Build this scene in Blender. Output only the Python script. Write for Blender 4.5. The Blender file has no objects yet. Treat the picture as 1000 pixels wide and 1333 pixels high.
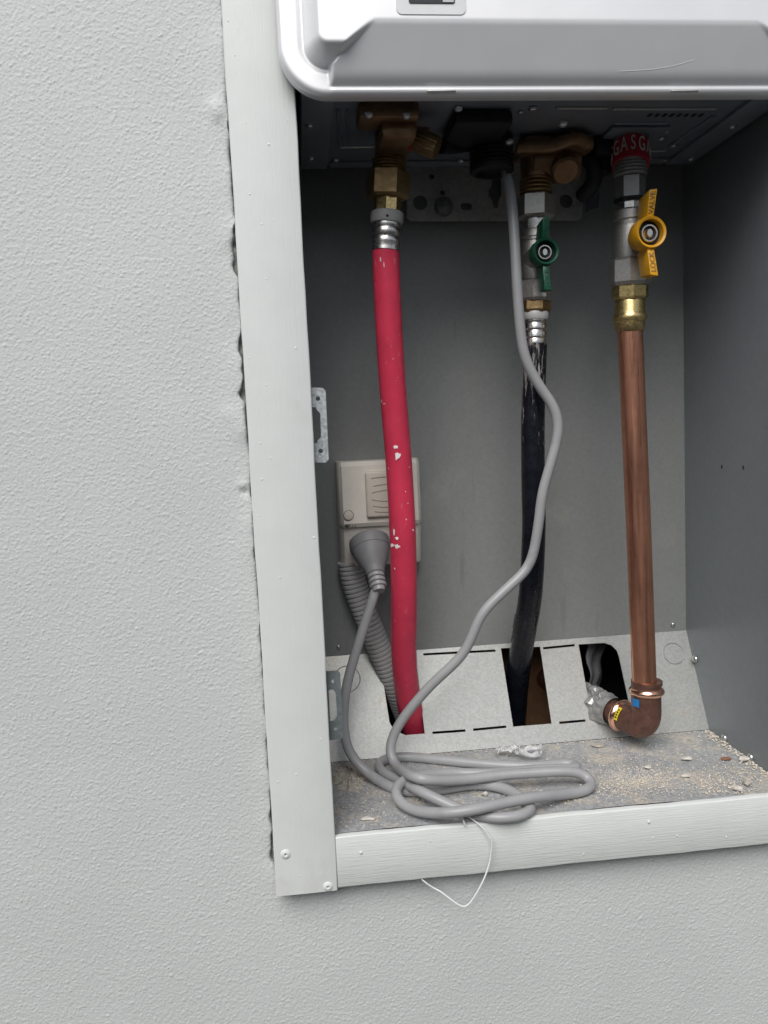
import bpy, bmesh, math, random
import numpy as np
from mathutils import Vector, Matrix

random.seed(7)
rng = np.random.default_rng(7)
scene = bpy.context.scene
COL = scene.collection

# ------------------------------------------------------------------ camera
CAM = Vector((-.0105, -.5809, .3033))
YAW, PITCH, ROLL, FPX = .1009, -.1010, -.0454, 1048.3
_f = Vector((math.sin(YAW) * math.cos(PITCH), math.cos(YAW) * math.cos(PITCH), math.sin(PITCH)))
_r0 = Vector((math.cos(YAW), -math.sin(YAW), 0))
_u0 = _r0.cross(_f)
_r = math.cos(ROLL) * _r0 + math.sin(ROLL) * _u0
_u = -math.sin(ROLL) * _r0 + math.cos(ROLL) * _u0
cam_data = bpy.data.cameras.new('camera')
cam_data.sensor_fit = 'VERTICAL'
cam_data.sensor_height = 24
cam_data.lens = 24 * FPX / 1333.0
cam_data.clip_start = .01
cam_data.clip_end = 500
cam = bpy.data.objects.new('camera', cam_data)
COL.objects.link(cam)
M4 = Matrix.Identity(4)
for i in range(3):
    M4[i][0], M4[i][1], M4[i][2], M4[i][3] = _r[i], _u[i], -_f[i], CAM[i]
cam.matrix_world = M4
scene.camera = cam

# ------------------------------------------------------------------ sky, sun, exposure
SUN_EL, SUN_AZ = math.radians(47), math.radians(200)     # azimuth from +Y clockwise: sun behind the viewer, a little to the left
world = bpy.data.worlds.new('World')
scene.world = world
world.use_nodes = True
wn = world.node_tree
bg = wn.nodes['Background']
sky = wn.nodes.new('ShaderNodeTexSky')
sky.sky_type = 'NISHITA'
sky.sun_disc = False
sky.sun_elevation = SUN_EL
sky.sun_rotation = SUN_AZ
sky.air_density = 1.0
sky.dust_density = 1.5
sky.ozone_density = 1.0
hs = wn.nodes.new('ShaderNodeHueSaturation')
hs.inputs['Saturation'].default_value = .4
wn.links.new(sky.outputs['Color'], hs.inputs['Color'])
wn.links.new(hs.outputs['Color'], bg.inputs['Color'])
bg.inputs['Strength'].default_value = .05
sun_data = bpy.data.lights.new('sun', 'SUN')
sun_data.energy = 1.5
sun_data.angle = math.radians(44)
sun_data.color = (1.0, .97, .93)
sun = bpy.data.objects.new('sun', sun_data)
COL.objects.link(sun)
sd = Vector((math.sin(SUN_AZ) * math.cos(SUN_EL), math.cos(SUN_AZ) * math.cos(SUN_EL), math.sin(SUN_EL)))
sun.rotation_euler = sd.to_track_quat('Z', 'Y').to_euler()
sun.location = (0, -3, 4)
vs = scene.view_settings
vs.view_transform = 'Standard'
vs.look = 'None'
vs.gamma = 1
vs.exposure = 1.05
vs.use_curve_mapping = False


# ------------------------------------------------------------------ measuring helpers: a sight line met with a known plane
def ray(x, y):
    return _f + _r * ((x - 500) / FPX) - _u * ((y - 666.5) / FPX)
def at(x, y, Y):
    d = ray(x, y); return CAM + d * ((Y - CAM.y) / d.y)
def atz(x, y, Z):
    d = ray(x, y); return CAM + d * ((Z - CAM.z) / d.z)
def atx(x, y, X):
    d = ray(x, y); return CAM + d * ((X - CAM.x) / d.x)
def rad(w, p):                                   # radius in metres of something w pixels wide at p
    return .5 * w * (p - CAM).dot(_f) / FPX


# ------------------------------------------------------------------ mesh builder
class MB:
    def __init__(self):
        self.v, self.f = [], []
    def add(self, vs_, fs_):
        n = len(self.v)
        self.v.extend(Vector(p) for p in vs_)
        self.f.extend([tuple(i + n for i in f) for f in fs_])
        return self
    def box(self, lo, hi, bevel=0, seg=2, rot=None, pivot=None):
        lo, hi = Vector(lo), Vector(hi)
        bm = bmesh.new()
        bmesh.ops.create_cube(bm, size=1)
        c, s = (lo + hi) / 2, hi - lo
        for v in bm.verts:
            v.co = Vector((v.co.x * s.x, v.co.y * s.y, v.co.z * s.z))
        if bevel:
            bmesh.ops.bevel(bm, geom=bm.edges[:], offset=bevel, segments=seg, profile=.5, affect='EDGES')
        bm.verts.index_update()
        R3 = rot or Matrix.Identity(3)
        pv = Vector(pivot) if pivot is not None else c
        self.add([pv + R3 @ (c + v.co - pv) for v in bm.verts], [[v.index for v in f.verts] for f in bm.faces])
        bm.free()
        return self
    def lathe(self, prof, origin, axis, seg=32, phase=0., caps=True, scale=(1, 1)):
        a = Vector(axis).normalized(); o = Vector(origin)
        e = Vector((0, 0, 1)) if abs(a.z) < .8 else Vector((1, 0, 0))
        x = (e - a * e.dot(a)).normalized(); y = a.cross(x)
        V = []; F = []
        for (r, t) in prof:
            for k in range(seg):
                an = 2 * math.pi * k / seg + phase
                V.append(o + a * t + x * (r * scale[0] * math.cos(an)) + y * (r * scale[1] * math.sin(an)))
        for i in range(len(prof) - 1):
            for k in range(seg):
                k2 = (k + 1) % seg
                F.append((i * seg + k, i * seg + k2, (i + 1) * seg + k2, (i + 1) * seg + k))
        if caps:
            F.append(tuple(range(seg))[::-1])
            F.append(tuple((len(prof) - 1) * seg + k for k in range(seg)))
        return self.add(V, F)
    def tube(self, pts, r, seg=16, radii=None, caps=True, flat=1.):
        P = [Vector(p) for p in pts]
        n = len(P)
        T = [(P[min(i + 1, n - 1)] - P[max(i - 1, 0)]).normalized() for i in range(n)]
        e = Vector((0, 1, 0)) if abs(T[0].y) < .9 else Vector((1, 0, 0))
        x = (e - T[0] * e.dot(T[0])).normalized()
        V = []; F = []
        for i in range(n):
            x = (x - T[i] * x.dot(T[i])).normalized()
            y = T[i].cross(x)
            rr = radii[i] if radii else r
            for k in range(seg):
                an = 2 * math.pi * k / seg
                V.append(P[i] + x * (rr * flat * math.cos(an)) + y * (rr * math.sin(an)))
        for i in range(n - 1):
            for k in range(seg):
                k2 = (k + 1) % seg
                F.append((i * seg + k, i * seg + k2, (i + 1) * seg + k2, (i + 1) * seg + k))
        if caps:
            F.append(tuple(range(seg))[::-1])
            F.append(tuple((n - 1) * seg + k for k in range(seg)))
        return self.add(V, F)
    def prism(self, loop, d):                     # loop of 3-D points swept by vector d
        n = len(loop); d = Vector(d)
        V = [Vector(p) for p in loop] + [Vector(p) + d for p in loop]
        F = [tuple(range(n))[::-1], tuple(range(n, 2 * n))]
        F += [(i, (i + 1) % n, n + (i + 1) % n, n + i) for i in range(n)]
        return self.add(V, F)
    def build(self, name, mat, parent=None, angle=35, smooth=True):
        return obj(name, self.v, self.f, mat, parent, angle, smooth)


WORLD_AT = {}
def link(o, parent, where):
    COL.objects.link(o)
    where = Vector(where)
    if parent is not None:
        o.parent = parent
        o.location = where - WORLD_AT[parent.name]
    else:
        o.location = where
    WORLD_AT[o.name] = where
    return o
def obj(name, V, F, mat, parent=None, angle=35, smooth=True, fix=True):
    V = [Vector(v) for v in V]
    lo = Vector([min(v[i] for v in V) for i in range(3)]); hi = Vector([max(v[i] for v in V) for i in range(3)])
    c = (lo + hi) / 2
    me = bpy.data.meshes.new(name)
    me.from_pydata([v - c for v in V], [], F)
    if fix:
        bm = bmesh.new(); bm.from_mesh(me)
        bmesh.ops.recalc_face_normals(bm, faces=bm.faces)
        bm.to_mesh(me); bm.free()
    if smooth:
        me.polygons.foreach_set('use_smooth', [True] * len(me.polygons))
        me.set_sharp_from_angle(angle=math.radians(angle))
    me.materials.append(mat)
    return link(bpy.data.objects.new(name, me), parent, c)
def copy_part(src, parent, where, rot=None, scale=None):
    o = src.copy()
    link(o, parent, where)
    if rot is not None: o.rotation_euler = rot
    if scale is not None: o.scale = scale
    return o
def thing(name, label, cat, where, group=None):
    o = bpy.data.objects.new(name, None)
    o.empty_display_size = .02
    link(o, None, where)
    return tag(o, label, cat, group)
def tag(o, label, cat, group=None):
    o['label'] = label; o['category'] = cat
    if group: o['group'] = group
    return o

def smooth_path(pts, n=8):                        # Catmull-Rom
    P = [Vector(p) for p in pts]
    P = [2 * P[0] - P[1]] + P + [2 * P[-1] - P[-2]]
    out = []
    for i in range(1, len(P) - 2):
        p0, p1, p2, p3 = P[i - 1], P[i], P[i + 1], P[i + 2]
        for k in range(n):
            t = k / n
            out.append(.5 * ((2 * p1) + (p2 - p0) * t + (2 * p0 - 5 * p1 + 4 * p2 - p3) * t * t + (3 * p1 - p0 - 3 * p2 + p3) * t ** 3))
    out.append(P[-2])
    return out
def resample(pts, step):
    out = [pts[0]]; acc = 0
    for a, b in zip(pts, pts[1:]):
        d = (b - a).length
        while acc + d >= step:
            t = (step - acc) / d
            a = a + (b - a) * t
            out.append(a.copy()); d = (b - a).length; acc = 0
        acc += d
    out.append(pts[-1])
    return out

def plate(outer, holes, t, M):                    # flat sheet with holes, thickness t, local XY placed by matrix M
    cu = bpy.data.curves.new('plate_outline', 'CURVE')
    cu.dimensions = '2D'; cu.fill_mode = 'BOTH'; cu.extrude = t / 2
    for loop in [outer] + holes:
        sp = cu.splines.new('POLY'); sp.points.add(len(loop) - 1); sp.use_cyclic_u = True
        for p, q in zip(sp.points, loop): p.co = (q[0], q[1], 0, 1)
    o = bpy.data.objects.new('plate_outline', cu); COL.objects.link(o)
    bpy.context.view_layer.update()
    me = o.to_mesh()
    V = [M @ v.co for v in me.vertices]; F = [tuple(p.vertices) for p in me.polygons]
    o.to_mesh_clear()
    bpy.data.objects.remove(o); bpy.data.curves.remove(cu)
    return V, F
def text_mesh(body, size, extrude, space=1.0):
    cu = bpy.data.curves.new('lettering', 'FONT')
    cu.body = body; cu.size = size; cu.extrude = extrude; cu.align_x = 'CENTER'; cu.align_y = 'CENTER'
    cu.space_character = space; cu.resolution_u = 4
    o = bpy.data.objects.new('lettering', cu); COL.objects.link(o)
    bpy.context.view_layer.update()
    me = o.to_mesh()
    V = [v.co.copy() for v in me.vertices]; F = [tuple(p.vertices) for p in me.polygons]
    o.to_mesh_clear()
    bpy.data.objects.remove(o); bpy.data.curves.remove(cu)
    return V, F
def circle(cx, cy, r, n=20, ry=None):
    return [(cx + r * math.cos(2 * math.pi * k / n), cy + (ry or r) * math.sin(2 * math.pi * k / n)) for k in range(n)]
def rrect(x0, y0, x1, y1, r, n=5):
    out = []
    for cx, cy, a in ((x1 - r, y1 - r, 0), (x0 + r, y1 - r, 90), (x0 + r, y0 + r, 180), (x1 - r, y0 + r, 270)):
        for k in range(n + 1):
            an = math.radians(a + 90 * k / n); out.append((cx + r * math.cos(an), cy + r * math.sin(an)))
    return out
XZ = lambda Y: Matrix(((1, 0, 0, 0), (0, 0, -1, Y), (0, 1, 0, 0), (0, 0, 0, 1)))   # local x,y -> world X,Z; local z -> -Y


# ------------------------------------------------------------------ materials
def mat(name, col, rough=.5, metal=0., var=0., var_scale=40., col2=None, mask_scale=60., mask=(.55, .65), stretch=(1, 1, 1),
        bump=None, bump2=None, specks=None, spec=.5, rough_var=0., trans=0., ior=1.45, coat=0.):
    m = bpy.data.materials.new(name); m.use_nodes = True
    N, L = m.node_tree.nodes, m.node_tree.links
    b = N['Principled BSDF']
    b.inputs['Roughness'].default_value = rough
    b.inputs['Metallic'].default_value = metal
    b.inputs['Specular IOR Level'].default_value = spec
    b.inputs['IOR'].default_value = ior
    b.inputs['Transmission Weight'].default_value = trans
    b.inputs['Coat Weight'].default_value = coat
    geo = N.new('ShaderNodeNewGeometry')
    mp = N.new('ShaderNodeMapping'); mp.inputs['Scale'].default_value = stretch
    L.new(geo.outputs['Position'], mp.inputs['Vector'])
    rgb = N.new('ShaderNodeRGB'); rgb.outputs[0].default_value = (*col, 1)
    out = rgb.outputs[0]
    def noise(scale, detail=4, rough_=.6, vec=None):
        n = N.new('ShaderNodeTexNoise'); n.inputs['Scale'].default_value = scale
        n.inputs['Detail'].default_value = detail; n.inputs['Roughness'].default_value = rough_
        L.new(vec or mp.outputs['Vector'], n.inputs['Vector']); return n.outputs['Fac']
    if col2 is not None:
        n = noise(mask_scale, 6, .65)
        mr = N.new('ShaderNodeMapRange'); mr.inputs['From Min'].default_value, mr.inputs['From Max'].default_value = mask
        L.new(n, mr.inputs['Value'])
        mx = N.new('ShaderNodeMix'); mx.data_type = 'RGBA'
        L.new(mr.outputs[0], mx.inputs['Factor']); L.new(out, mx.inputs['A']); mx.inputs['B'].default_value = (*col2, 1)
        out = mx.outputs['Result']
    if var:
        n = noise(var_scale, 5, .6, geo.outputs['Position'])
        mr = N.new('ShaderNodeMapRange')
        mr.inputs['From Min'].default_value = .3; mr.inputs['From Max'].default_value = .7
        mr.inputs['To Min'].default_value = 1 - var; mr.inputs['To Max'].default_value = 1 + var
        L.new(n, mr.inputs['Value'])
        h = N.new('ShaderNodeHueSaturation'); L.new(mr.outputs[0], h.inputs['Value']); L.new(out, h.inputs['Color'])
        out = h.outputs['Color']
    for (sc, lo_, hi_, cc_, st_) in (specks or ()):
        mp3 = N.new('ShaderNodeMapping'); mp3.inputs['Scale'].default_value = st_
        L.new(geo.outputs['Position'], mp3.inputs['Vector'])
        n = noise(sc, 3, .6, mp3.outputs['Vector'])
        mr = N.new('ShaderNodeMapRange'); mr.inputs['From Min'].default_value, mr.inputs['From Max'].default_value = lo_, hi_
        L.new(n, mr.inputs['Value'])
        mx = N.new('ShaderNodeMix'); mx.data_type = 'RGBA'
        L.new(mr.outputs[0], mx.inputs['Factor']); L.new(out, mx.inputs['A']); mx.inputs['B'].default_value = (*cc_, 1)
        out = mx.outputs['Result']
    L.new(out, b.inputs['Base Color'])
    if rough_var:
        n = noise(var_scale * 1.7)
        mr = N.new('ShaderNodeMapRange')
        mr.inputs['From Min'].default_value = .3; mr.inputs['From Max'].default_value = .7
        mr.inputs['To Min'].default_value = max(.03, rough - rough_var); mr.inputs['To Max'].default_value = min(1, rough + rough_var)
        L.new(n, mr.inputs['Value']); L.new(mr.outputs[0], b.inputs['Roughness'])
    prev = None
    for bp in (bump, bump2):
        if bp:
            n = noise(bp[0], 3, .55, mp.outputs['Vector'] if len(bp) < 4 else None)
            if len(bp) > 3:
                mp2 = N.new('ShaderNodeMapping'); mp2.inputs['Scale'].default_value = bp[3]
                L.new(geo.outputs['Position'], mp2.inputs['Vector'])
                L.new(mp2.outputs['Vector'], n.node.inputs['Vector'])
            bn = N.new('ShaderNodeBump'); bn.inputs['Strength'].default_value = bp[2]; bn.inputs['Distance'].default_value = bp[1]
            L.new(n, bn.inputs['Height'])
            if prev: L.new(prev, bn.inputs['Normal'])
            prev = bn.outputs['Normal']
    if prev: L.new(prev, b.inputs['Normal'])
    return m
def galvanised(name, col, rough=.42, metal=.55, spangle=.18, scale=330., dirt=None, dirt_mask=(.5, .7), dirt_scale=25):
    m = mat(name, col, rough, metal, col2=dirt, mask_scale=dirt_scale, mask=dirt_mask, bump=(260, .0002, .25))
    N, L = m.node_tree.nodes, m.node_tree.links
    b = N['Principled BSDF']
    src = b.inputs['Base Color'].links[0].from_socket
    vo = N.new('ShaderNodeTexVoronoi'); vo.inputs['Scale'].default_value = scale
    g = N.new('ShaderNodeNewGeometry'); L.new(g.outputs['Position'], vo.inputs['Vector'])
    mr = N.new('ShaderNodeMapRange'); mr.inputs['To Min'].default_value = 1 - spangle; mr.inputs['To Max'].default_value = 1 + spangle
    sp = N.new('ShaderNodeSeparateColor'); L.new(vo.outputs['Color'], sp.inputs['Color']); L.new(sp.outputs[0], mr.inputs['Value'])
    h = N.new('ShaderNodeHueSaturation'); L.new(src, h.inputs['Color']); L.new(mr.outputs[0], h.inputs['Value'])
    L.new(h.outputs['Color'], b.inputs['Base Color'])
    return m

STUCCO = mat('grey_render_paint', (.56, .58, .58), .62, var=.03, var_scale=10, bump=(900, .0004, .5), spec=.4)
STUCCO_FAR = mat('grey_render_paint_plain', (.56, .58, .58), .62, var=.05, var_scale=7, bump=(420, .0012, 1.), bump2=(900, .0004, .5), spec=.4)
CEMENT = mat('bare_cement', (.22, .22, .21), .9, var=.3, var_scale=300, bump=(700, .0008, 1.))
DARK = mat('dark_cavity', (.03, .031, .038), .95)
TRIM_V = mat('white_trim_paint', (.655, .68, .672), .42, specks=[(520, .77, .80, (.45, .43, .40), (1, 1, 1))], var=.03, var_scale=30, bump=(130, .0004, .45, (7, 1, .25)), bump2=(60, .0006, .25), col2=(.55, .535, .51), mask_scale=11, mask=(.60, .82))
TRIM_H = mat('white_trim_paint_brushed', (.655, .68, .672), .42, var=.03, var_scale=30, bump=(130, .0007, .45, (.3, 1, 7)), bump2=(60, .0006, .25), col2=(.52, .50, .47), mask_scale=9, mask=(.68, .82))
NIB = mat('trim_paint_nib', (.70, .72, .70), .4)
BACK = mat('grey_zinc_panel', (.285, .297, .292), .45, .25, var=.06, var_scale=260, bump=(180, .0003, .25), bump2=(9, .004, .12), rough_var=.06, col2=(.345, .345, .32), mask_scale=14, mask=(.6, .8), specks=[(330, .76, .79, (.48, .48, .45), (1, 1, 1)), (60, .66, .80, (.20, .22, .215), (1, 1, .12)), (150, .74, .80, (.42, .42, .40), (1, 1, .10))])
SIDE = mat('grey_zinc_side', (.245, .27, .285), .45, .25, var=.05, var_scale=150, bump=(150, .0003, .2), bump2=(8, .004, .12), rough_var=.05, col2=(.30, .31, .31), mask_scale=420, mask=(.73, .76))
PLATE = galvanised('galvanised_sheet', (.365, .375, .365), .42, .45, .11, 700, dirt=(.40, .37, .31), dirt_mask=(.58, .8))
FLOOR = galvanised('dusty_galvanised_floor', (.355, .368, .38), .6, .15, .2, 500, dirt=(.50, .468, .415), dirt_mask=(.48, .64), dirt_scale=34)
TAB = galvanised('zinc_strip', (.62, .66, .68), .34, .6, .22, 500)
TAB_DARK = galvanised('zinc_strip_dull', (.22, .25, .26), .4, .5, .12, 300)
COVER = mat('silver_white_enamel', (.80, .805, .82), .42, .3, var=.015, var_scale=20, bump=(60, .0003, .08), rough_var=.05, coat=.15)
CHROME = mat('bright_plating', (.66, .64, .61), .30, 1., var=.1, var_scale=300, rough_var=.08)
NICKEL = mat('rough_nickel_casting', (.50, .485, .455), .42, .9, var=.18, var_scale=600, bump=(1400, .0003, .7), rough_var=.12)
STEEL = mat('dull_steel', (.33, .335, .325), .5, .75, var=.12, var_scale=300, bump=(900, .0002, .4))
BRASS = mat('brass', (.62, .47, .21), .3, .95, var=.14, var_scale=260, rough_var=.1, bump=(800, .0002, .3))
BRASS_OLD = mat('tarnished_brass', (.30, .205, .10), .48, .85, var=.25, var_scale=120, rough_var=.1, bump=(500, .0003, .4))
BRASS_CAST = mat('dark_cast_brass', (.30, .185, .105), .45, .8, var=.3, var_scale=90, bump=(400, .0004, .5))
COPPER = mat('copper', (.75, .36, .235), .32, .95, var=.16, var_scale=30, stretch=(3, 3, .12), col2=(.52, .26, .18), mask_scale=110, mask=(.5, .72), rough_var=.12)
COPPER_BROWN = mat('oxidised_copper', (.20, .105, .08), .45, .7, var=.25, var_scale=160, bump=(300, .0003, .4), rough_var=.1)
COPPER_BRIGHT = mat('polished_copper', (.86, .50, .36), .16, 1., var=.06, var_scale=200)
RED = mat('red_pipe_plastic', (.64, .045, .095), .36, specks=[(420, .72, .76, (.75, .50, .52), (1, 1, .5)), (90, .70, .82, (.40, .02, .05), (1, 1, .3))], var=.1, var_scale=50, stretch=(1, 1, .3), col2=(.66, .20, .22), mask_scale=240, mask=(.63, .74), bump=(300, .0003, .3), rough_var=.1)
BLACKP = mat('black_pipe_plastic', (.008, .009, .014), .28, var=.3, var_scale=80, bump=(250, .0003, .3), rough_var=.12)
PAINT_CHIP = mat('white_scuff', (.78, .74, .74), .7, var=.15, var_scale=900)
GREY_CORD = mat('grey_cord_sheath', (.33, .335, .345), .34, specks=[(300, .70, .76, (.47, .46, .44), (1, 1, 1)), (40, .62, .8, (.27, .27, .275), (1, 1, 1))], var=.05, var_scale=60, bump=(500, .0002, .25), rough_var=.05)
GREY_PLUG = mat('grey_plug_plastic', (.23, .235, .245), .5, var=.06, var_scale=150, bump=(900, .0002, .3))
CONDUIT = mat('grey_conduit_plastic', (.44, .44, .44), .5, var=.06, var_scale=80)
OUTLET = mat('cream_outlet_plastic', (.84, .80, .72), .38, var=.05, var_scale=40, col2=(.75, .71, .63), mask_scale=150, mask=(.62, .72), bump=(900, .0001, .2))
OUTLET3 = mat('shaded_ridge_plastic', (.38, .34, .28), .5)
OUTLET2 = mat('beige_rocker_plastic', (.70, .65, .57), .42, var=.04, var_scale=60)
INK = mat('black_mark', (.02, .02, .02), .7)
BLACK = mat('black_moulding', (.016, .017, .02), .55, bump=(400, .0003, .3))
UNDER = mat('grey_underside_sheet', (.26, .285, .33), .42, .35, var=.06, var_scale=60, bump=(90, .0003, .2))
UNDER_RIB = mat('rib_highlight_and_sticker', (.42, .43, .42), .35, .5, var=.1, var_scale=100)  # light grey paints highlights on the underside ribs; also the pane sticker
BRACKET = galvanised('bracket_zinc', (.60, .60, .585), .45, .3, .1, 260)
SCREW = mat('screw_head', (.55, .56, .56), .3, .85, var=.1, var_scale=500)
TAPE_RED = mat('red_tape', (.42, .02, .035), .5, var=.1, var_scale=300, bump=(300, .0003, .4))
WHITE_PRINT = mat('white_print', (.60, .58, .58), .6)
FAINT_PRINT = mat('faint_print', (.16, .17, .20), .6)
GREEN = mat('green_handle_plastic', (.008, .08, .043), .35, var=.08, var_scale=200, bump=(500, .0002, .3))
YELLOW = mat('yellow_handle_plastic', (.72, .36, .018), .38, var=.1, var_scale=160, bump=(500, .0002, .3), col2=(.50, .24, .02), mask_scale=120, mask=(.6, .75))
NYLON = mat('translucent_collar', (.62, .61, .60), .4)
NYLON_DIM = mat('grey_collar', (.36, .36, .35), .45)
FOIL = mat('silver_duct_tape', (.36, .36, .355), .32, .5, var=.25, var_scale=200, bump=(90, .0015, .3))
CLEAR = mat('clear_plastic', (.93, .94, .95), .15, trans=.6, ior=1.3, bump=(250, .001, .5))
BLUE = mat('blue_marker', (.02, .19, .48), .4)
LEMON = mat('yellow_marker', (.72, .58, .02), .45)
WIRE = mat('white_wire', (.74, .75, .76), .4)
TIMBER = mat('brown_timber', (.17, .09, .045), .8, var=.25, var_scale=60, stretch=(1, 1, .15), bump=(150, .0005, .5))
SHEET = mat('grey_membrane', (.13, .13, .14), .5, var=.3, var_scale=60)
MORTAR = mat('dried_mortar', (.42, .39, .34), .95, var=.3, var_scale=500, bump=(600, .001, 1.))
SAND = mat('pale_mortar_crumbs', (.62, .565, .48), .95, var=.35, var_scale=900)
CHIP = mat('white_render_chip', (.62, .59, .54), .9, var=.15, var_scale=400, bump=(500, .0006, .8))
RUST = mat('rust_flake', (.26, .12, .07), .85, var=.3, var_scale=500)
GLASS_DARK = mat('dark_display', (.05, .05, .055), .15)
LABEL = mat('clear_bezel', (.72, .73, .73), .22, .1, var=.04, var_scale=60)
CONCRETE = mat('grey_concrete_paving', (.13, .125, .115), .9, var=.2, var_scale=3, bump=(60, .002, .5))

# ------------------------------------------------------------------ dimensions of the place
W, D, D2, ZT, ZU, YU = .37, .186, .1406, .0871, .538, .157      # recess width, depth, plate foot, plate top, heater underside
FW, FH = .0462, .0419                                          # trim stile and rail widths
WALL_Y = .0165
BOX_TOP = 1.13

# ================================================================== the setting
g = obj('ground', [(-40, -40, -1.1), (40, -40, -1.1), (40, 40, -1.1), (-40, 40, -1.1)], [(0, 1, 2, 3)], CONCRETE)
g['kind'] = 'structure'

# ---- unseen dark sheet-metal fence, added behind the viewer to block low sky light
fence = thing('unseen_shade_fence', 'dark grey ribbed metal fence added out of view to block low light', 'fence', (0, -1.75, -1.1))
fm = mat('fence_steel', (.17, .18, .19), .55, .1, var=.08, var_scale=4)
prof_f = []
for i in range(12):
    x = i * .2
    prof_f += [(x, 0), (x + .05, 0), (x + .07, .035), (x + .13, .035), (x + .15, 0)]
prof_f.append((2.4, 0))
fV = [(x - 1.2, -1.75 + y, z) for (x, y) in prof_f for z in (-1.08, .74)]
fF = [(2 * i, 2 * i + 2, 2 * i + 3, 2 * i + 1) for i in range(len(prof_f) - 1)]
sheet = obj('ribbed_sheet', fV, fF, fm, fence, 20, False)
post = MB().box((1.17, -1.79, -1.1), (1.23, -1.71, .80), .004).build('post', fm, fence)
capr = MB().box((-1.168, -1.785, .742), (1.168, -1.70, .775), .004).build('top_rail', fm, fence)
for k in (-3, -2, -1, 1, 2, 3):
    for src_ in (sheet, post, capr):
        copy_part(src_, fence, WORLD_AT[src_.name] + Vector((2.4 * k, 0, 0)))

# ---- rendered wall: real relief, left of and below the trim, with the torn edge along the stile
STEP = .0006
GX0, GX1, GZ0, GZ1 = -.31, .43, -.23, .64
nx, nz = int((GX1 - GX0) / STEP) + 1, int((GZ1 - GZ0) / STEP) + 1
def bandpass(shape, lo, hi, aniso=1.0):
    w = rng.standard_normal(shape)
    fz = np.fft.fftfreq(shape[0], STEP)[:, None]; fx = np.fft.rfftfreq(shape[1], STEP)[None, :] * aniso
    k2 = (fz ** 2 + fx ** 2)
    def gs(s): return np.exp(-2 * (math.pi ** 2) * (s ** 2) * k2)
    o = np.fft.irfft2(np.fft.rfft2(w) * (gs(lo) - gs(hi)), s=shape)
    return o / o.std()
def filtered(w, s1, s2, aniso=1.0):
    fz = np.fft.fftfreq(w.shape[0], STEP)[:, None]; fx = np.fft.rfftfreq(w.shape[1], STEP)[None, :] * aniso
    k2 = fz ** 2 + fx ** 2
    o = np.fft.irfft2(np.fft.rfft2(w) * (np.exp(-2 * math.pi ** 2 * s1 ** 2 * k2) - np.exp(-2 * math.pi ** 2 * s2 ** 2 * k2)), s=w.shape)
    return o / o.std()
grains = (rng.random((nz, nx)) < .13) * rng.exponential(1.0, (nz, nx))           # single sand grains under the paint
hgt = .75 * filtered(grains, .00037, .004) + .45 * filtered(rng.standard_normal((nz, nx)), .00036, .003)
hgt = np.clip(hgt, -2, 2.6)
hgt2 = bandpass((nz, nx), .0007, .0016, 1.1)
big = bandpass((nz, nx), .012, .05)
relief = (.000115 * hgt + .00003 * hgt2 + .00003 * big)
def height(x, z):
    fx = np.clip((x - GX0) / STEP, 0, nx - 1.001); fz = np.clip((z - GZ0) / STEP, 0, nz - 1.001)
    i, j = fx.astype(int), fz.astype(int); a, b = fx - i, fz - j
    h = (relief[j, i] * (1 - a) * (1 - b) + relief[j, i + 1] * a * (1 - b) + relief[j + 1, i] * (1 - a) * b + relief[j + 1, i + 1] * a * b)
    inside = (x > GX0 + .002) & (x < GX1 - .002) & (z > GZ0 + .002) & (z < GZ1 - .002)
    return np.where(inside, h, 0)
zz = np.linspace(-.4, 1.4, 1801)
def ragged(seed, scales):
    r = np.random.default_rng(seed); o = np.zeros_like(zz)
    for s, a in scales:
        k = r.standard_normal(len(zz)); n = max(3, int(s / .001))
        ker = np.exp(-.5 * (np.arange(-2 * n, 2 * n + 1) / n) ** 2)
        k = np.convolve(k, ker, 'same'); o += a * k / k.std()
    return o
raw = ragged(3, [(.02, .0002), (.006, .0002), (.002, .00022), (.001, .00022)])
bite = np.zeros_like(zz)
for (py, amp, wid) in ((165, .0010, .004), (298, .0018, .004), (325, .0030, .009), (348, .0026, .005), (450, .0022, .006), (470, .0014, .010), (505, .0026, .007), (515, .0022, .004), (640, .0012, .005), (730, .0006, .01), (1100, .0022, .008), (1120, .003, .005), (1060, .0012, .012)):
    zc = at(318, py, WALL_Y).z
    bite += 1.0 * amp * np.exp(-np.abs((zz - zc) / wid) ** 3)
EDGE_X = -FW - .0010
edge_prof = np.clip(raw - .0001, -.0012, .0012) - bite
def edge_left(z):
    e = np.interp(z, zz, edge_prof) * np.clip((z + FH - .001) / .01, 0, 1)
    return EDGE_X + np.minimum(e, .0012)
BOTTOM_Z = -FH + .004
def wall_grid(xs, zs, xmap=None):
    X, Z = np.meshgrid(xs, zs)
    return X, Z
wall = thing('rendered_wall', 'light grey wall in rough sand-textured render with a chipped edge around the recess', 'wall', (-.2, WALL_Y, -.3))
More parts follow.
